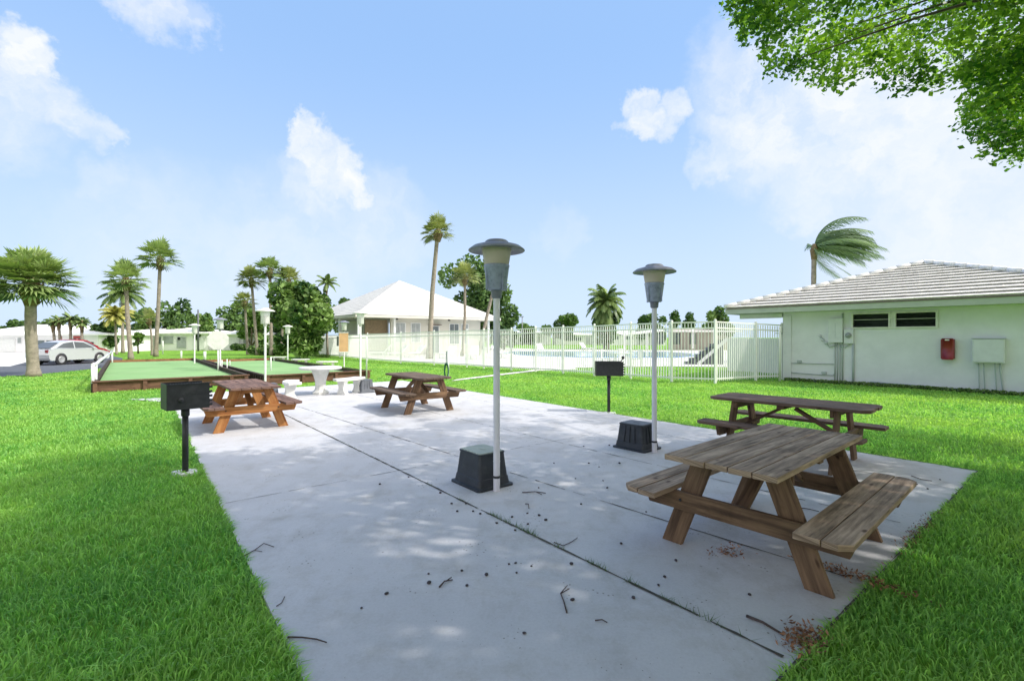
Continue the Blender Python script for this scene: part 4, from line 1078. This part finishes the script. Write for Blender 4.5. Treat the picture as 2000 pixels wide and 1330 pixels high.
# ------------------------------------------------------------ bungalows
def bungalow(label, px0, px1, ybase, yeave, yridge, parts, hip=6, Y=None, depth=7.0, group='white bungalows'):
    a = G(px0, ybase); c = Vector(((px1-CX)/F*a.y, a.y, 0)); L = (c-a).length; ze = H+(HZ-yeave)/F*a.y; zr = H+(HZ-yridge)/F*(a.y+depth/2)
    t = thing('bungalow', label, 'house', (a.x, a.y, 0), 0, group)
    b = MB(); b.box((L/2, depth/2, ze/2), (L, depth, ze)); b.build('wall', 'housewall', t)
    b = MB(); o = .5; h_ = depth/2 if hip else 0
    v = [(-o, -o, ze), (L+o, -o, ze), (L+o, depth+o, ze), (-o, depth+o, ze), (min(h_, L/2), depth/2, zr), (L-min(h_, L/2), depth/2, zr)]
    v2 = [(x, y, z+.14) if k < 4 else (x, y, z) for k, (x, y, z) in enumerate(v)]
    b.mesh(v2, [(0, 1, 5, 4), (1, 2, 5), (2, 3, 4, 5), (3, 0, 4)]); b.mesh(v[:4]+v2[:4], [(0, 1, 5, 4), (1, 2, 6, 5), (2, 3, 7, 6), (3, 0, 4, 7), (3, 2, 1, 0)]); b.build('roof', 'houseroof', t)
    sx_ = a.y/F
    for (nm, p0, p1, y0, y1, mat) in parts:
        x0 = (p0-px0)*sx_; x1 = (p1-px0)*sx_; z1 = H+(HZ-y0)*sx_; z0 = max(.02, H+(HZ-y1)*sx_)
        b = MB(); b.box(((x0+x1)/2, -.03, (z0+z1)/2), (x1-x0+.1, .06, z1-z0+.1)); f = b.build(nm, 'white' if mat != 'awning' else 'awning', t)
        b = MB(); b.box(((x0+x1)/2, -.07, (z0+z1)/2), (x1-x0, .04, z1-z0)); b.build('pane' if 'window' in nm else 'panel', mat, f)
    return t
bungalow('long white bungalow behind the parked cars', -60, 192, 689, 655, 634,
         [('window', 72, 88, 665, 686, 'greyglass'), ('window', 92, 110, 665, 686, 'greyglass'), ('awning', 145, 162, 657, 661, 'awning'), ('window', 140, 150, 662, 668, 'greyglass'), ('window', 36, 42, 660, 670, 'paleglass'), ('garage_door', -10, 30, 662, 688, 'white'), ('window', 154, 165, 662, 668, 'greyglass'), ('door', 116, 120, 658, 672, 'awning'), ('door', 172, 184, 668, 688, 'dark')])
bungalow('middle white bungalow behind the left court lawn', 231, 406, 684.5, 652, 640,
         [('window', 243, 247, 659, 671, 'greyglass'), ('window', 283, 288, 659, 668, 'greyglass'), ('door', 310, 315, 658, 672, 'greyglass'), ('window', 320, 339, 657, 671, 'paleglass'), ('door', 346, 364, 658, 680, 'paleglass'), ('window', 348, 353, 659, 664, 'dark'), ('garage_door', 377, 400, 659, 683, 'white')])
bungalow('right white bungalow left of the palm cluster', 434, 512, 684.5, 654, 640, [('garage_door', 440, 468, 662, 684, 'white'), ('window', 476, 492, 662, 670, 'paleglass')])
far = [('far white bungalow seen through the fence left of the grill', 985, 1075, 673, 652, 646), ('far white bungalow behind the pool, left of coconut palm', 1085, 1165, 673, 655, 650), ('far low white house behind the pool table', 1185, 1300, 674, 653, 645)]
for lb, a_, c_, yb, ye, yr in far: bungalow(lb, a_, c_, yb, ye, yr, [('window', a_+12, a_+24, ye+4, ye+10, 'greyglass'), ('window', a_+36, a_+50, ye+4, ye+10, 'greyglass'), ('door', a_+60, a_+66, ye+4, yb-1, 'paleglass')])
# pinkish pavilion beyond fence
pp = G(1215, 684)
t = thing('pool_pavilion', 'pinkish pool pavilion with pale roof behind the fence', 'pavilion', (pp.x, pp.y, 0), R(-2))
Lp = (1440-1215)/F*pp.y
b = MB(); b.box((Lp*.72, 2.2, 1.3), (Lp*.55, .3, 2.6)); b.build('wall', 'pink', t)
b = MB(); b.face([(0, -.3, 1.9), (Lp*.36, -.3, 2.45), (Lp*.36, 3, 2.6), (0, 3, 2.05)]); b.face([(0, -.3, 1.75), (Lp*.36, -.3, 2.3), (Lp*.36, 3, 2.45), (0, 3, 1.9)][::-1])
b.face([(0, -.3, 1.75), (Lp*.36, -.3, 2.3), (Lp*.36, -.3, 2.45), (0, -.3, 1.9)]); b.box((Lp*.72, 1.2, 2.3), (Lp*.6, 3, .16)); b.build('roof', 'houseroof', t)
for x in (.3, 3, 6, 8.5, 11):
    b = MB(); b.box((x, 0, 1.05+.04*x), (.15, .15, 2.0+.05*x)); b.build('column', 'white', t)
for x in (5.2, 7.2, 9.2):
    b = MB(); b.box((x, 2.02, 1.4), (.8, .05, 1.4)); b.build('opening', 'greyglass', t)

# ------------------------------------------------------------ pool furniture
def lounger(label, px, py, rz):
    p = G(px, py); t = thing('sun_lounger', label, 'sun lounger', p, rz, 'white sun loungers on the pool deck')
    b = MB(); b.box((0, 0, .36), (1.25, .62, .06)); b.build('seat', 'white', t)
    b = MB(); b.beam((.6, 0, .38), (1.15, 0, .95), .62, .05); b.build('backrest', 'white', t)
    for x in (-.55, .5):
        for y in (-.27, .27):
            b = MB(); b.box((x, y, .17), (.05, .05, .33)); b.build('leg', 'white', t)
lgs = [(735, 697, 'nearest the fence corner at far left'), (768, 698, 'second from the left before club house'), (805, 698, 'left of the lone tall palm trunk'), (872, 700, 'right of the lone tall palm trunk'), (925, 702, 'between the two pale palm trunks and lamp'), (1060, 690, 'at the left edge of the pool'), (1148, 686, 'beyond the pool left of table'), (985, 700, 'just right of the tallest lamp pole')]
for i, (x, y, w__) in enumerate(lgs): lounger('white sun lounger '+w__, x, y, R(20+17*i))
def pool_table():
    p = G(1212, 716.5); t = thing('patio_table', 'white patio table behind the fence between grill and second lamp', 'table', p)
    b = MB(); b.lathe([(0, .72), (.62, .72), (.65, .735), (.65, .76), (0, .765)], 24)
    b.build('tabletop', 'white', t)
    for a in range(4):
        b = MB(); b.tube([(.5*math.cos(a*1.57+.7), .5*math.sin(a*1.57+.7), 0), (.42*math.cos(a*1.57+.7), .42*math.sin(a*1.57+.7), .72)], .022, 6); b.build('leg', 'white', t)
pool_table()
def pchair(label, px, py, rz):
    p = G(px, py); t = thing('patio_chair', label, 'chair', p, rz, 'white patio chairs behind the fence')
    b = MB(); b.box((0, 0, .42), (.5, .5, .04)); b.build('seat', 'white', t)
    b = MB()
    for k in range(5): b.box((-.2+k*.1, .24, .66), (.06, .03, .46))
    b.box((0, .24, .9), (.52, .04, .06)); b.build('backrest', 'white', t)
    for x in (-.22, .22):
        for y in (-.22, .22):
            b = MB(); b.box((x, y, .2), (.045, .045, .4)); b.build('leg', 'white', t)
pchair('white patio chair left of the white patio table', 1183, 715, R(70)); pchair('white patio chair right of the white patio table', 1242, 716, R(-80)); pchair('white patio chair behind the white patio table', 1218, 712, R(10))
# far street lamp, utility pole
p = Vector(((1020-CX)/F*90, 90, 0)); t = thing('street_lamp', 'far grey street lamp on the skyline right of tallest lamp', 'street lamp', p)
b = MB(); b.tube([(0, 0, 0), (0, 0, 5.4)], [.12, .08]); b.build('pole', 'lampgrey', t)
b = MB(); b.beam((-.9, 0, 5.4), (.3, 0, 5.45), .2, .12); b.build('lamp_head', 'lampgrey', t)
p = G(387, 686); b = MB(); b.tube([(0, 0, 0), (0, 0, 4.7)], [.10, .085], 8); o = b.build('utility_pole', 'greyplastic'); o.location = p; tag(o, 'dark grey utility pole before the middle bungalow', 'pole')

# ------------------------------------------------------------ cars
def car(label, loc, rz, paintm, name='parked_car'):
    t = thing(name, label, 'car', loc, rz, 'cars parked side by side on the lot')
    # profile x (length), z ; built in half-width slices for tumblehome
    low = [(-2.1, .42), (-2.14, .62), (-2.08, .92), (-1.75, 1.0), (1.0, .95), (1.75, .80), (2.08, .64), (2.14, .45), (2.05, .28), (-2.0, .28)]
    def ring(y, inset, zs=1):
        return [(x*(1-inset), y, z*zs if z > .5 else z) for x, z in low]
    b = MB(); sec = [(-.86, .05), (-.88, .01), (-.70, 0), (0, -.015), (.70, 0), (.88, .01), (.86, .05)]
    rs = [ring(y, i_) for y, i_ in sec]; n = len(low); v = [p for r_ in rs for p in r_]
    f = [(k*n+i, k*n+(i+1) % n, (k+1)*n+(i+1) % n, (k+1)*n+i) for k in range(len(rs)-1) for i in range(n)]+[tuple(range(n)), tuple(range((len(rs)-1)*n, len(rs)*n))[::-1]]
    b.mesh(v, f); body = b.build('body', paintm, t, .05)
    cab = [(-1.95, .97), (-1.2, 1.36), (-.35, 1.47), (.35, 1.42), (1.28, .93)]
    b = MB(); n = len(cab); v = []
    for y, k in ((-.80, 0), (-.62, 1), (.62, 1), (.80, 0)):
        for (x, z) in cab: v.append((x*(1 if k == 0 else .97), y if z < 1.1 or k else y, z if k == 0 else z))
    # roof shell narrow at the top
    v = []
    for s_ in (-1, 1):
        for (x, z) in cab: v.append((x, s_*(.82-.30*(z-.95)), z))
    f = [(i, i+1, n+i+1, n+i) for i in range(n-1)]+[tuple(range(n))[::-1], tuple(range(n, 2*n))]
    b.mesh(v, f); b.build('cabin', paintm, t, .03)
    g = [(-1.55, 1.03), (-1.05, 1.30), (-.35, 1.39), (.30, 1.345), (1.02, 1.0)]
    for s_ in (-1, 1):
        for a, c in (([g[0], g[1], (-.42, 1.385), (-.42, 1.0)], 0), ([(-.34, 1.0), (-.34, 1.39), g[3], g[4]], 0)):
            b = MB(); P = [(x, s_*(.835-.30*(z-.95)), z) for x, z in a]; P2 = [(x, y-s_*.03, z) for x, y, z in P]
            b.face(P if s_ < 0 else P[::-1]); b.face(P2[::-1] if s_ < 0 else P2)
            for i in range(4): j = (i+1) % 4; b.face([P[i], P2[i], P2[j], P[j]])
            b.build('side_window', 'carglass', t)
    b = MB(); b.face([(.42, -.60, 1.415), (.42, .60, 1.415), (1.24, .72, .965), (1.24, -.72, .965)][::-1]); b.face([(.42, -.60, 1.395), (.42, .60, 1.395), (1.2, .72, .945), (1.2, -.72, .945)])
    for i in range(len(b.v)): b.v[i] = (b.v[i][0]+.015, b.v[i][1], b.v[i][2]+.012)
    b.build('windscreen', 'carglass', t)
    b = MB(); b.face([(-1.26, -.58, 1.35), (-1.26, .58, 1.35), (-1.92, .70, 1.0), (-1.92, -.70, 1.0)]); 
    for i in range(len(b.v)): b.v[i] = (b.v[i][0]-.015, b.v[i][1], b.v[i][2]+.015)
    b.build('rear_window', 'carglass', t)
    for x in (-1.32, 1.32):
        for s_ in (-1, 1):
            b = MB(); b.lathe([(.19, -.09), (.29, -.10), (.325, -.07), (.325, .07), (.29, .10), (.19, .09)], 24)
            for k in range(len(b.v)): q = b.v[k]; b.v[k] = (x+q[0], s_*.81+q[2], .325+q[1])
            w_ = b.build('wheel', 'tyre', t)
            b = MB(); b.lathe([(0, .06), (.05, .07), (.17, .085), (.205, .095), (.205, -.05), (0, -.05)], 20)
            for k in range(len(b.v)): q = b.v[k]; b.v[k] = (x+q[0], s_*(.82+q[2]), .325+q[1])
            b.build('rim', 'rim', w_)
            b = MB(); b.lathe([(.33, -.01), (.375, 0), (.375, .02), (.33, .03)], 24)
            for k in range(len(b.v)): q = b.v[k]; b.v[k] = (x+q[0], s_*(.865+q[2]), .335+q[1])
            b.build('wheel_arch', 'black', t)
    for s_ in (-1, 1):
        b = MB(); b.box((1.98, s_*.66, .68), (.22, .30, .12)); b.build('headlight', 'paleglass', t, .02)
        b = MB(); b.box((-2.06, s_*.70, .82), (.12, .22, .2)); b.build('tail_light', 'red', t, .02)
        b = MB(); b.box((.85, s_*.95, 1.0), (.14, .14, .11)); b.build('wing_mirror', paintm, t, .02)
    b = MB(); b.box((2.08, 0, .45), (.06, 1.1, .12)); b.build('grille', 'black', t)
    return t
rw = G(82, 717); fw = G(156, 712)
mid = (rw+fw)/2; ca_ = math.atan2(fw.y-rw.y, fw.x-rw.x)
k1 = car('silver hatchback parked beside the stout palm', (-26.55, 28.6, .012), R(84), 'silver'); k1.scale = (.86, .86, .95)
k2 = car('dark red car mostly hidden behind the silver hatchback', (-28.7, 31.2, .012), R(84), 'redcar'); k2.scale = (.86, .86, .98)

# ------------------------------------------------------------ overhanging shade tree
def shade_tree():
    global rng
    rng = np.random.default_rng(5); rd = random.Random(5)
    base = Vector((9.2, .8, 0))
    t = thing('shade_tree', 'large leafy tree whose branches hang into the top right', 'tree', base)
    out = [(1395, -40), (1405, 2), (1432, 35), (1452, 85), (1480, 80), (1500, 145), (1560, 160), (1632, 176), (1668, 150), (1700, 152), (1722, 178), (1790, 178), (1815, 165), (1838, 178), (1862, 150), (1890, 165), (1868, 208), (1872, 240), (1896, 270), (1915, 300), (1950, 318), (1990, 330), (2060, 335), (2200, 330)]
    ox = np.array([o[0] for o in out]); oy = np.array([o[1] for o in out])
    # lobe centres spread through the broad crown
    tw = []
    tries = 0
    while len(tw) < 1150 and tries < 90000:
        tries += 1
        x = rd.uniform(-1.6, 15.0); y = rd.uniform(-5, 7.8)
        ex = (x-6.9)/8.5; ey = (y-.6)/7.3; rr = math.hypot(ex, ey)
        if rr > 1: continue
        z = 9.2-2.9*rr*rr-rd.uniform(0, 2.9)
        if x > 5.5: z -= rd.uniform(0, 1.3)
        if x > 7 and rr > .6: z -= rd.uniform(0, 1.1)
        if z < 3.9: continue
        r_ = rd.uniform(.42, .76)
        # would it hang into view lower than the branches in the photograph do?
        if y > .5:
            px = CX+F*x/y; py = HZ-F*(z-H)/y; pr = F*r_/y
            if px < 2300 and px > -200:
                lim = np.interp(px, ox, oy) if px > 1395 else -40
                if py+pr*.8 > lim: continue
                if px > 1395 and py > -150 and rd.random() < .38: continue
                if px > 1395 and py > -150: r_ *= .8
        tw.append((x-base.x, y-base.y, z, r_, r_, r_*.62))
    # fill the hanging fringe seen in the photograph with twigs at several depths
    fringe = [(1440, 10), (1460, 45), (1480, 20), (1520, 60), (1510, 100), (1545, 120), (1560, 40), (1590, 90), (1600, 140), (1640, 150), (1635, 60), (1670, 110), (1700, 60), (1705, 120), (1740, 150), (1750, 90), (1790, 150), (1780, 50), (1800, 110), (1830, 150), (1835, 60), (1870, 90), (1860, 20), (1900, 50), (1905, 130), (1930, 90), (1945, 160), (1960, 40), (1975, 110), (1900, 215), (1930, 200), (1925, 250), (1960, 235), (1990, 200), (1985, 265), (1945, 285), (1985, 305), (2020, 280), (2040, 200), (2030, 120), (1990, 160), (1955, 195), (2080, 240), (2060, 60), (1620, 10), (1700, 8), (1500, -20), (1580, -20), (1760, 0), (1940, -10), (2010, 10)]
    for i, (px, py) in enumerate(fringe):
        Y = 5.9+2.6*rd.random(); p = AT(px, py, Y)-base; s_ = rd.uniform(.26, .40)
        tw.append((p.x, p.y, p.z, s_, s_, s_*.62))
    tw = np.array(tw); n_per = 92
    cen = []; tin = []
    for l in tw:
        n = int(n_per*(l[3]/.45)**2); u = rnd_unit(n)*(rng.random((n, 1))**.5)
        cen.append(l[:3]+u*l[3:]); tin.append(np.clip(rng.choice([.05, .25, .45, .6, .95])+rng.normal(0, .16, n), 0, 1))
    cen = np.concatenate(cen); tin = np.concatenate(tin)
    W = cen+np.array(base)
    pxx = CX+F*W[:, 0]/np.maximum(W[:, 1], .3); pyy = HZ-F*(W[:, 2]-H)/np.maximum(W[:, 1], .3)
    lim = np.where(pxx > 1395, np.interp(pxx, ox, oy), -15)
    keep = ~((W[:, 1] > .3) & (pxx > -100) & (pxx < 2250) & (pyy > lim+8))
    cen = cen[keep]; tin = tin[keep]
    W = cen+np.array(base); pxx = CX+F*W[:, 0]/np.maximum(W[:, 1], .3); pyy = HZ-F*(W[:, 2]-H)/np.maximum(W[:, 1], .3)
    vis = (W[:, 1] > .3) & (pxx > 1300) & (pyy > -260) & (pxx < 2500)
    c2_ = np.repeat(cen[vis], 4, 0)+rng.normal(0, .05, (4*vis.sum(), 3)); t2_ = np.clip(np.repeat(tin[vis], 4)+rng.normal(0, .12, 4*vis.sum()), 0, 1)
    size = np.concatenate([.13*rng.uniform(.6, 1.3, (~vis).sum()), .078*rng.uniform(.5, 1.4, 4*vis.sum())])
    leaf_mesh('crown', np.concatenate([cen[~vis], c2_]), size, np.concatenate([tin[~vis], t2_]), 'leaf', t, .58); print('leaves', len(size))
    b = MB(); b.tube([(0, 0, -.05), (.1, .1, 1.2), (-.1, .3, 2.8), (-.3, .6, 4.4)], [.38, .30, .27, .24], 12); b.build('trunk', 'barkdark', t)
    b = MB()
    for l in tw[::5]:
        e = Vector(l[:3]); s0 = Vector((-.3, .6, 4.2)); m_ = s0.lerp(e, .5)+Vector((0, 0, .35)); b.tube([s0, s0.lerp(e, .25)+Vector((0, 0, .3)), m_, s0.lerp(e, .8)+Vector((0, 0, .2)), e], [.09, .06, .035, .016, .006], 5, False)
    b.build('branch', 'barkdark', t)
shade_tree()

# ------------------------------------------------------------ grass blades
def inside(P, poly):
    poly = [(p[0], p[1]) for p in poly]; x, y = P[:, 0], P[:, 1]; c = np.zeros(len(P), bool); n = len(poly)
    for i in range(n):
        x0, y0 = poly[i]; x1, y1 = poly[(i+1) % n]
        k = ((y0 > y) != (y1 > y)); xi = (x1-x0)*(y-y0)/((y1-y0) if abs(y1-y0) > 1e-9 else 1e-9)+x0; c ^= k & (x < xi)
    return c
def grass():
    g = np.random.default_rng(3)
    bands = [(.9, 3.2, 3300, .0080, .080), (3.2, 5.5, 2000, .0105, .075), (5.5, 9, 900, .0135, .07), (9, 15, 300, .022, .062), (15, 24, 95, .038, .055), (24, 36, 30, .06, .05)]
    c1p = [c1, c1+D2*3.95, c1+D2*3.95+D1*17, c1+D1*17]; c2p = [c2, c2+D2*3.6, c2+D2*3.6+D1*14.8, c2+D1*14.8]
    lot = [G(-700, 760), G(-120, 742), G(60, 733), G(232, 716), G(240, 700), G(205, 692), G(60, 691), G(-400, 691)]
    path = [G(882, 745), G(893, 741.5), G(1046, 722.5), G(1120, 718), G(1128, 722), G(1050, 725)]
    deck = [G(600, 690), G(760, 702), G(860, 711), G(950, 716), G(1052, 721), G(1130, 718.5), G(1300, 716), G(1410, 717), G(1500, 722), G(1600, 722), G(1650, 690), G(560, 676)]
    mint = [W0+D2*.0, W0-D1*9, W0-D1*9+D2*9, W0+D2*9]
    B = []; Hh = []; Ww = []
    for y0, y1, dens, w_, h_ in bands:
        area = (y1**2-y0**2)*1.3+(3.2*(y1-y0) if y1 < 6 else 0); n = int(area*dens)
        Y = np.sqrt(g.uniform(y0**2, y1**2, n)); X = g.uniform(-1, 1, n)*(1.3*Y+(1.6 if y1 < 6 else 0))
        P = np.stack([X, Y], 1)
        k = ~inside(P, patio_poly)
        for pl in (c1p, c2p, lot, path, deck, mint):
            if y1 > 8: k &= ~inside(P, pl)
        P = P[k]; n = len(P)
        # uneven turf: clumps
        cl = np.sin(P[:, 0]*5.1+np.sin(P[:, 1]*3.7)*1.5)*np.sin(P[:, 1]*4.3+np.sin(P[:, 0]*2.9)*2)
        B.append(P); Hh.append(h_*g.uniform(.45, 1.2, n)*(1+.22*cl)); Ww.append(w_*g.uniform(.6, 1.25, n))
    P = np.concatenate(B); h = np.concatenate(Hh); w_ = np.concatenate(Ww); n = len(P)
    az = g.uniform(0, 2*np.pi, n); lean = g.uniform(.25, 1.15, n); d = np.stack([np.cos(az), np.sin(az)], 1)
    # blades lining the slab edge lean over it a little
    for (q0, q1, cnt) in ((PA, PE, 6500), (PE, PC, 4200), (PC, PB, 3500)):
        f = g.random(cnt)**(.6 if q1 is PE else 1.5 if q0 is PE else 1.4); dd = q1-q0; nn = np.array([dd.y, -dd.x])/dd.length
        cm = PP(VL/2, UL/2); 
        if np.dot(nn, [cm.x-q0.x, cm.y-q0.y]) > 0: nn = -nn
        E = np.stack([q0.x+dd.x*f, q0.y+dd.y*f], 1)+nn*(g.random(cnt)**1.5*.06+.004)[:, None]
        P = np.concatenate([P, E]); h = np.concatenate([h, g.uniform(.02, .085, cnt)*(.8+.3*np.sin(f*67+np.sin(f*23)*5))]); w_ = np.concatenate([w_, .0075*g.uniform(.6, 1.2, cnt)*(1+np.hypot(E[:, 0], E[:, 1])*.12)])
        aa = np.arctan2(-nn[1], -nn[0]); az = np.concatenate([az, aa+g.normal(0, .9, cnt)]); lean = np.concatenate([lean, g.uniform(.4, 1.2, cnt)])
    n = len(P); d = np.stack([np.cos(az), np.sin(az)], 1)
    fz = g.uniform(0, 2*np.pi, n); sd = np.stack([np.cos(fz), np.sin(fz), np.zeros(n)], 1)*w_[:, None]*.5
    base = np.concatenate([P, np.zeros((n, 1))], 1)
    mid = base+np.concatenate([d*(h*lean*.35)[:, None], (h*.62)[:, None]], 1)
    tip = base+np.concatenate([d*(h*lean*1.05)[:, None], (h*(1.05-.42*lean))[:, None]], 1)
    V = np.stack([base-sd, base+sd, mid+sd*.85, mid-sd*.85, tip], 1).reshape(-1, 3)
    i0 = np.arange(n)*5; Q = np.stack([i0, i0+1, i0+2, i0+3], 1); T = np.stack([i0+3, i0+2, i0+4], 1)
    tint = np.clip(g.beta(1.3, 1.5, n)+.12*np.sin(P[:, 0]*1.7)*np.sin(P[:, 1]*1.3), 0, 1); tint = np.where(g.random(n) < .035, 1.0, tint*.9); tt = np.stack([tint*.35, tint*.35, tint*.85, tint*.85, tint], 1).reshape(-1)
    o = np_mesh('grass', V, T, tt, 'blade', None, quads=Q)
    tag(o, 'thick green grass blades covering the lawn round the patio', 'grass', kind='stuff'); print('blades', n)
grass()

# ------------------------------------------------------------ litter on the slab
def twig(label, pts, r=.006, forks=()):
    r *= .8
    P = [G(x, y, ZP) for x, y in pts]; o = P[0]; b = MB()
    b.tube([(p.x-o.x, p.y-o.y, r+.004*(i % 2)) for i, p in enumerate(P)], [r*(1-.5*i/len(P)) for i in range(len(P))], 5)
    for f in forks:
        Q = [G(x, y, ZP) for x, y in f]; b.tube([(p.x-o.x, p.y-o.y, r+.006*i) for i, p in enumerate(Q)], r*.6, 5)
    ob = b.build('fallen_twig', 'twig'); ob.location = (o.x, o.y, ZP+.002); return tag(ob, label, 'twig', 'fallen twigs on the patio')
twig('curved dark twig at the bottom left patio edge', [(562, 1246), (590, 1248), (618, 1250), (638, 1258)], .006)
twig('bent forked twig on bare concrete left of the long crack weeds', [(1107, 1198), (1102, 1180), (1095, 1160), (1108, 1146)], .006, [[(1096, 1160), (1112, 1153)]])
twig('short hooked twig beside the small dark pods in the middle foreground', [(858, 1148), (868, 1138), (884, 1134)], .007, [[(870, 1137), (882, 1131)]])
twig('pale dry twig by the left patio edge', [(478, 1086), (498, 1076), (515, 1062), (535, 1070)], .005, [[(498, 1076), (512, 1080)]])
twig('thick straight stick pointing at the leaf pile', [(1458, 1206), (1490, 1220), (1530, 1243)], .011)
twig('long thin twig beside the weeds on the crack', [(1082, 1060), (1100, 1068), (1115, 1060), (1128, 1052)], .005)
twig('thin twig right of the tallest lamp base', [(1020, 963), (1045, 962), (1066, 964)], .007, [[(1048, 962), (1058, 968)]])
twig('thin curved twig left of the long crack weeds', [(1162, 1213), (1176, 1213), (1186, 1217)], .005)
twig('twig on the grass edge below the pale dry twig', [(540, 1185), (550, 1180), (556, 1166)], .004)
twig('hooked twig in front of the tallest lamp box', [(1026, 985), (1032, 986), (1033, 994)], .006)
twig('twig on the concrete between grass and dark table', [(1780, 930), (1800, 938), (1820, 940)], .006)
twig('thin stick under the nearest picnic table', [(1545, 990), (1580, 996), (1600, 1000)], .006)
pods = [(706, 1188), (755, 1160), (837, 1121), (838, 1139), (902, 1115), (912, 1144), (950, 1123), (994, 1102), (1007, 1100), (1009, 1119), (1038, 1106), (1118, 1172), (1148, 1096), (1116, 1102), (1031, 1024), (1030, 1003), (1066, 1016), (1053, 1007), (924, 999), (882, 984), (893, 999), (910, 984), (938, 1004), (970, 1022), (1006, 1036), (1135, 985), (1186, 953), (1178, 939), (1124, 935), (742, 946), (798, 932), (860, 963), (1298, 1127), (1286, 1143), (1320, 1095), (1464, 1162), (1213, 1062), (1237, 1168), (1024, 1237), (1190, 870), (1140, 872), (1350, 985), (1262, 1000), (1210, 905), (1560, 1001), (1565, 1009), (1790, 946), (1836, 937), (1760, 935), (1812, 955), (1740, 985), (1170, 912), (1082, 905), (1000, 1010), (1052, 953), (1150, 905)]
proto = None
for i, (x, y) in enumerate(pods):
    p = G(x, y, ZP)
    if proto is None:
        b = MB(); b.lathe([(0, 0), (.012, .001), (.016, .007), (.013, .013), (0, .016)], 8); proto = b.build('seed_pod', 'pod'); o = proto
        tag(o, 'small dark seed pod lying on the pale patio concrete', 'seed pod', 'small seed pods scattered on the patio')
    else: o = proto.copy(); COL.objects.link(o)
    o.location = (p.x, p.y, ZP+.001); s_ = random.uniform(.5, .95); o.scale = (s_*random.uniform(.8, 1.5), s_, s_); o.rotation_euler = (0, 0, random.uniform(0, 6.28))
def scatter(name, label, cat, cx, cy, sx_, sy_, n, size, mat, seed, hgt=.03, rot=0):
    g = np.random.default_rng(seed); c = G(cx, cy)
    P = np.stack([g.normal(0, sx_, n), g.normal(0, sy_, n), ZP+.004+g.random(n)**2*hgt], 1)
    ca, sa = math.cos(rot), math.sin(rot); P = np.stack([c.x+P[:, 0]*ca-P[:, 1]*sa, c.y+P[:, 0]*sa+P[:, 1]*ca, P[:, 2]], 1)
    global rng; rng = g
    o = leaf_mesh(name, P, size*g.uniform(.5, 1.4, n), g.random(n), mat, None, .4, 0); return tag(o, label, cat, kind='stuff')
scatter('leaf_litter', 'reddish dry leaf litter piled at the patio edge by the stick', 'leaf litter', 1572, 1262, .09, .05, 380, .026, 'litter', 1, .04, A2)
scatter('leaf_litter', 'dry leaf litter under the end of the nearest table by the grass', 'leaf litter', 1668, 1138, .16, .035, 320, .025, 'litter', 2, .04, A1)
scatter('leaf_litter', 'small dry tuft of litter before the nearest picnic table', 'leaf litter', 1422, 1092, .06, .035, 130, .024, 'litter', 3, .06, 0)
scatter('leaf_litter', 'dark debris in the grass edge right of nearest table', 'leaf litter', 1790, 1052, .30, .03, 300, .02, 'litter', 4, .04, A2)
def weeds():
    g = random.Random(8); V = []; T = []; TI = []
    for (t0, t1, n) in ((.35, .75, 40), (.9, 1.0, 30), (1.15, 1.35, 45), (1.6, 1.68, 20), (1.85, 2.15, 90), (2.2, 2.5, 70), (2.9, 3.0, 15), (.2, 4.0, 60), (5, 9, 25)):
        for k in range(n):
            c = JA+(JB-JA).normalized()*g.uniform(t0, t1)+Vector((g.uniform(-.01, .01), 0, 0)); a = g.uniform(0, 6.28); L = g.uniform(.015, .075); h_ = g.uniform(.01, .05)
            d = Vector((math.cos(a), math.sin(a), 0)); s_ = Vector((-d.y, d.x, 0))*.0022; i = len(V)
            V += [(c-s_)+Vector((0, 0, ZP)), (c+s_)+Vector((0, 0, ZP)), c+d*L+Vector((0, 0, ZP+h_))]; T.append((i, i+1, i+2)); TI += [.2]*3
    o = np_mesh('crack_weeds', np.array([tuple(v) for v in V]), np.array(T), np.array(TI), 'bushm'); tag(o, 'small weeds sprouting from the long patio crack', 'weeds', kind='stuff')
weeds()
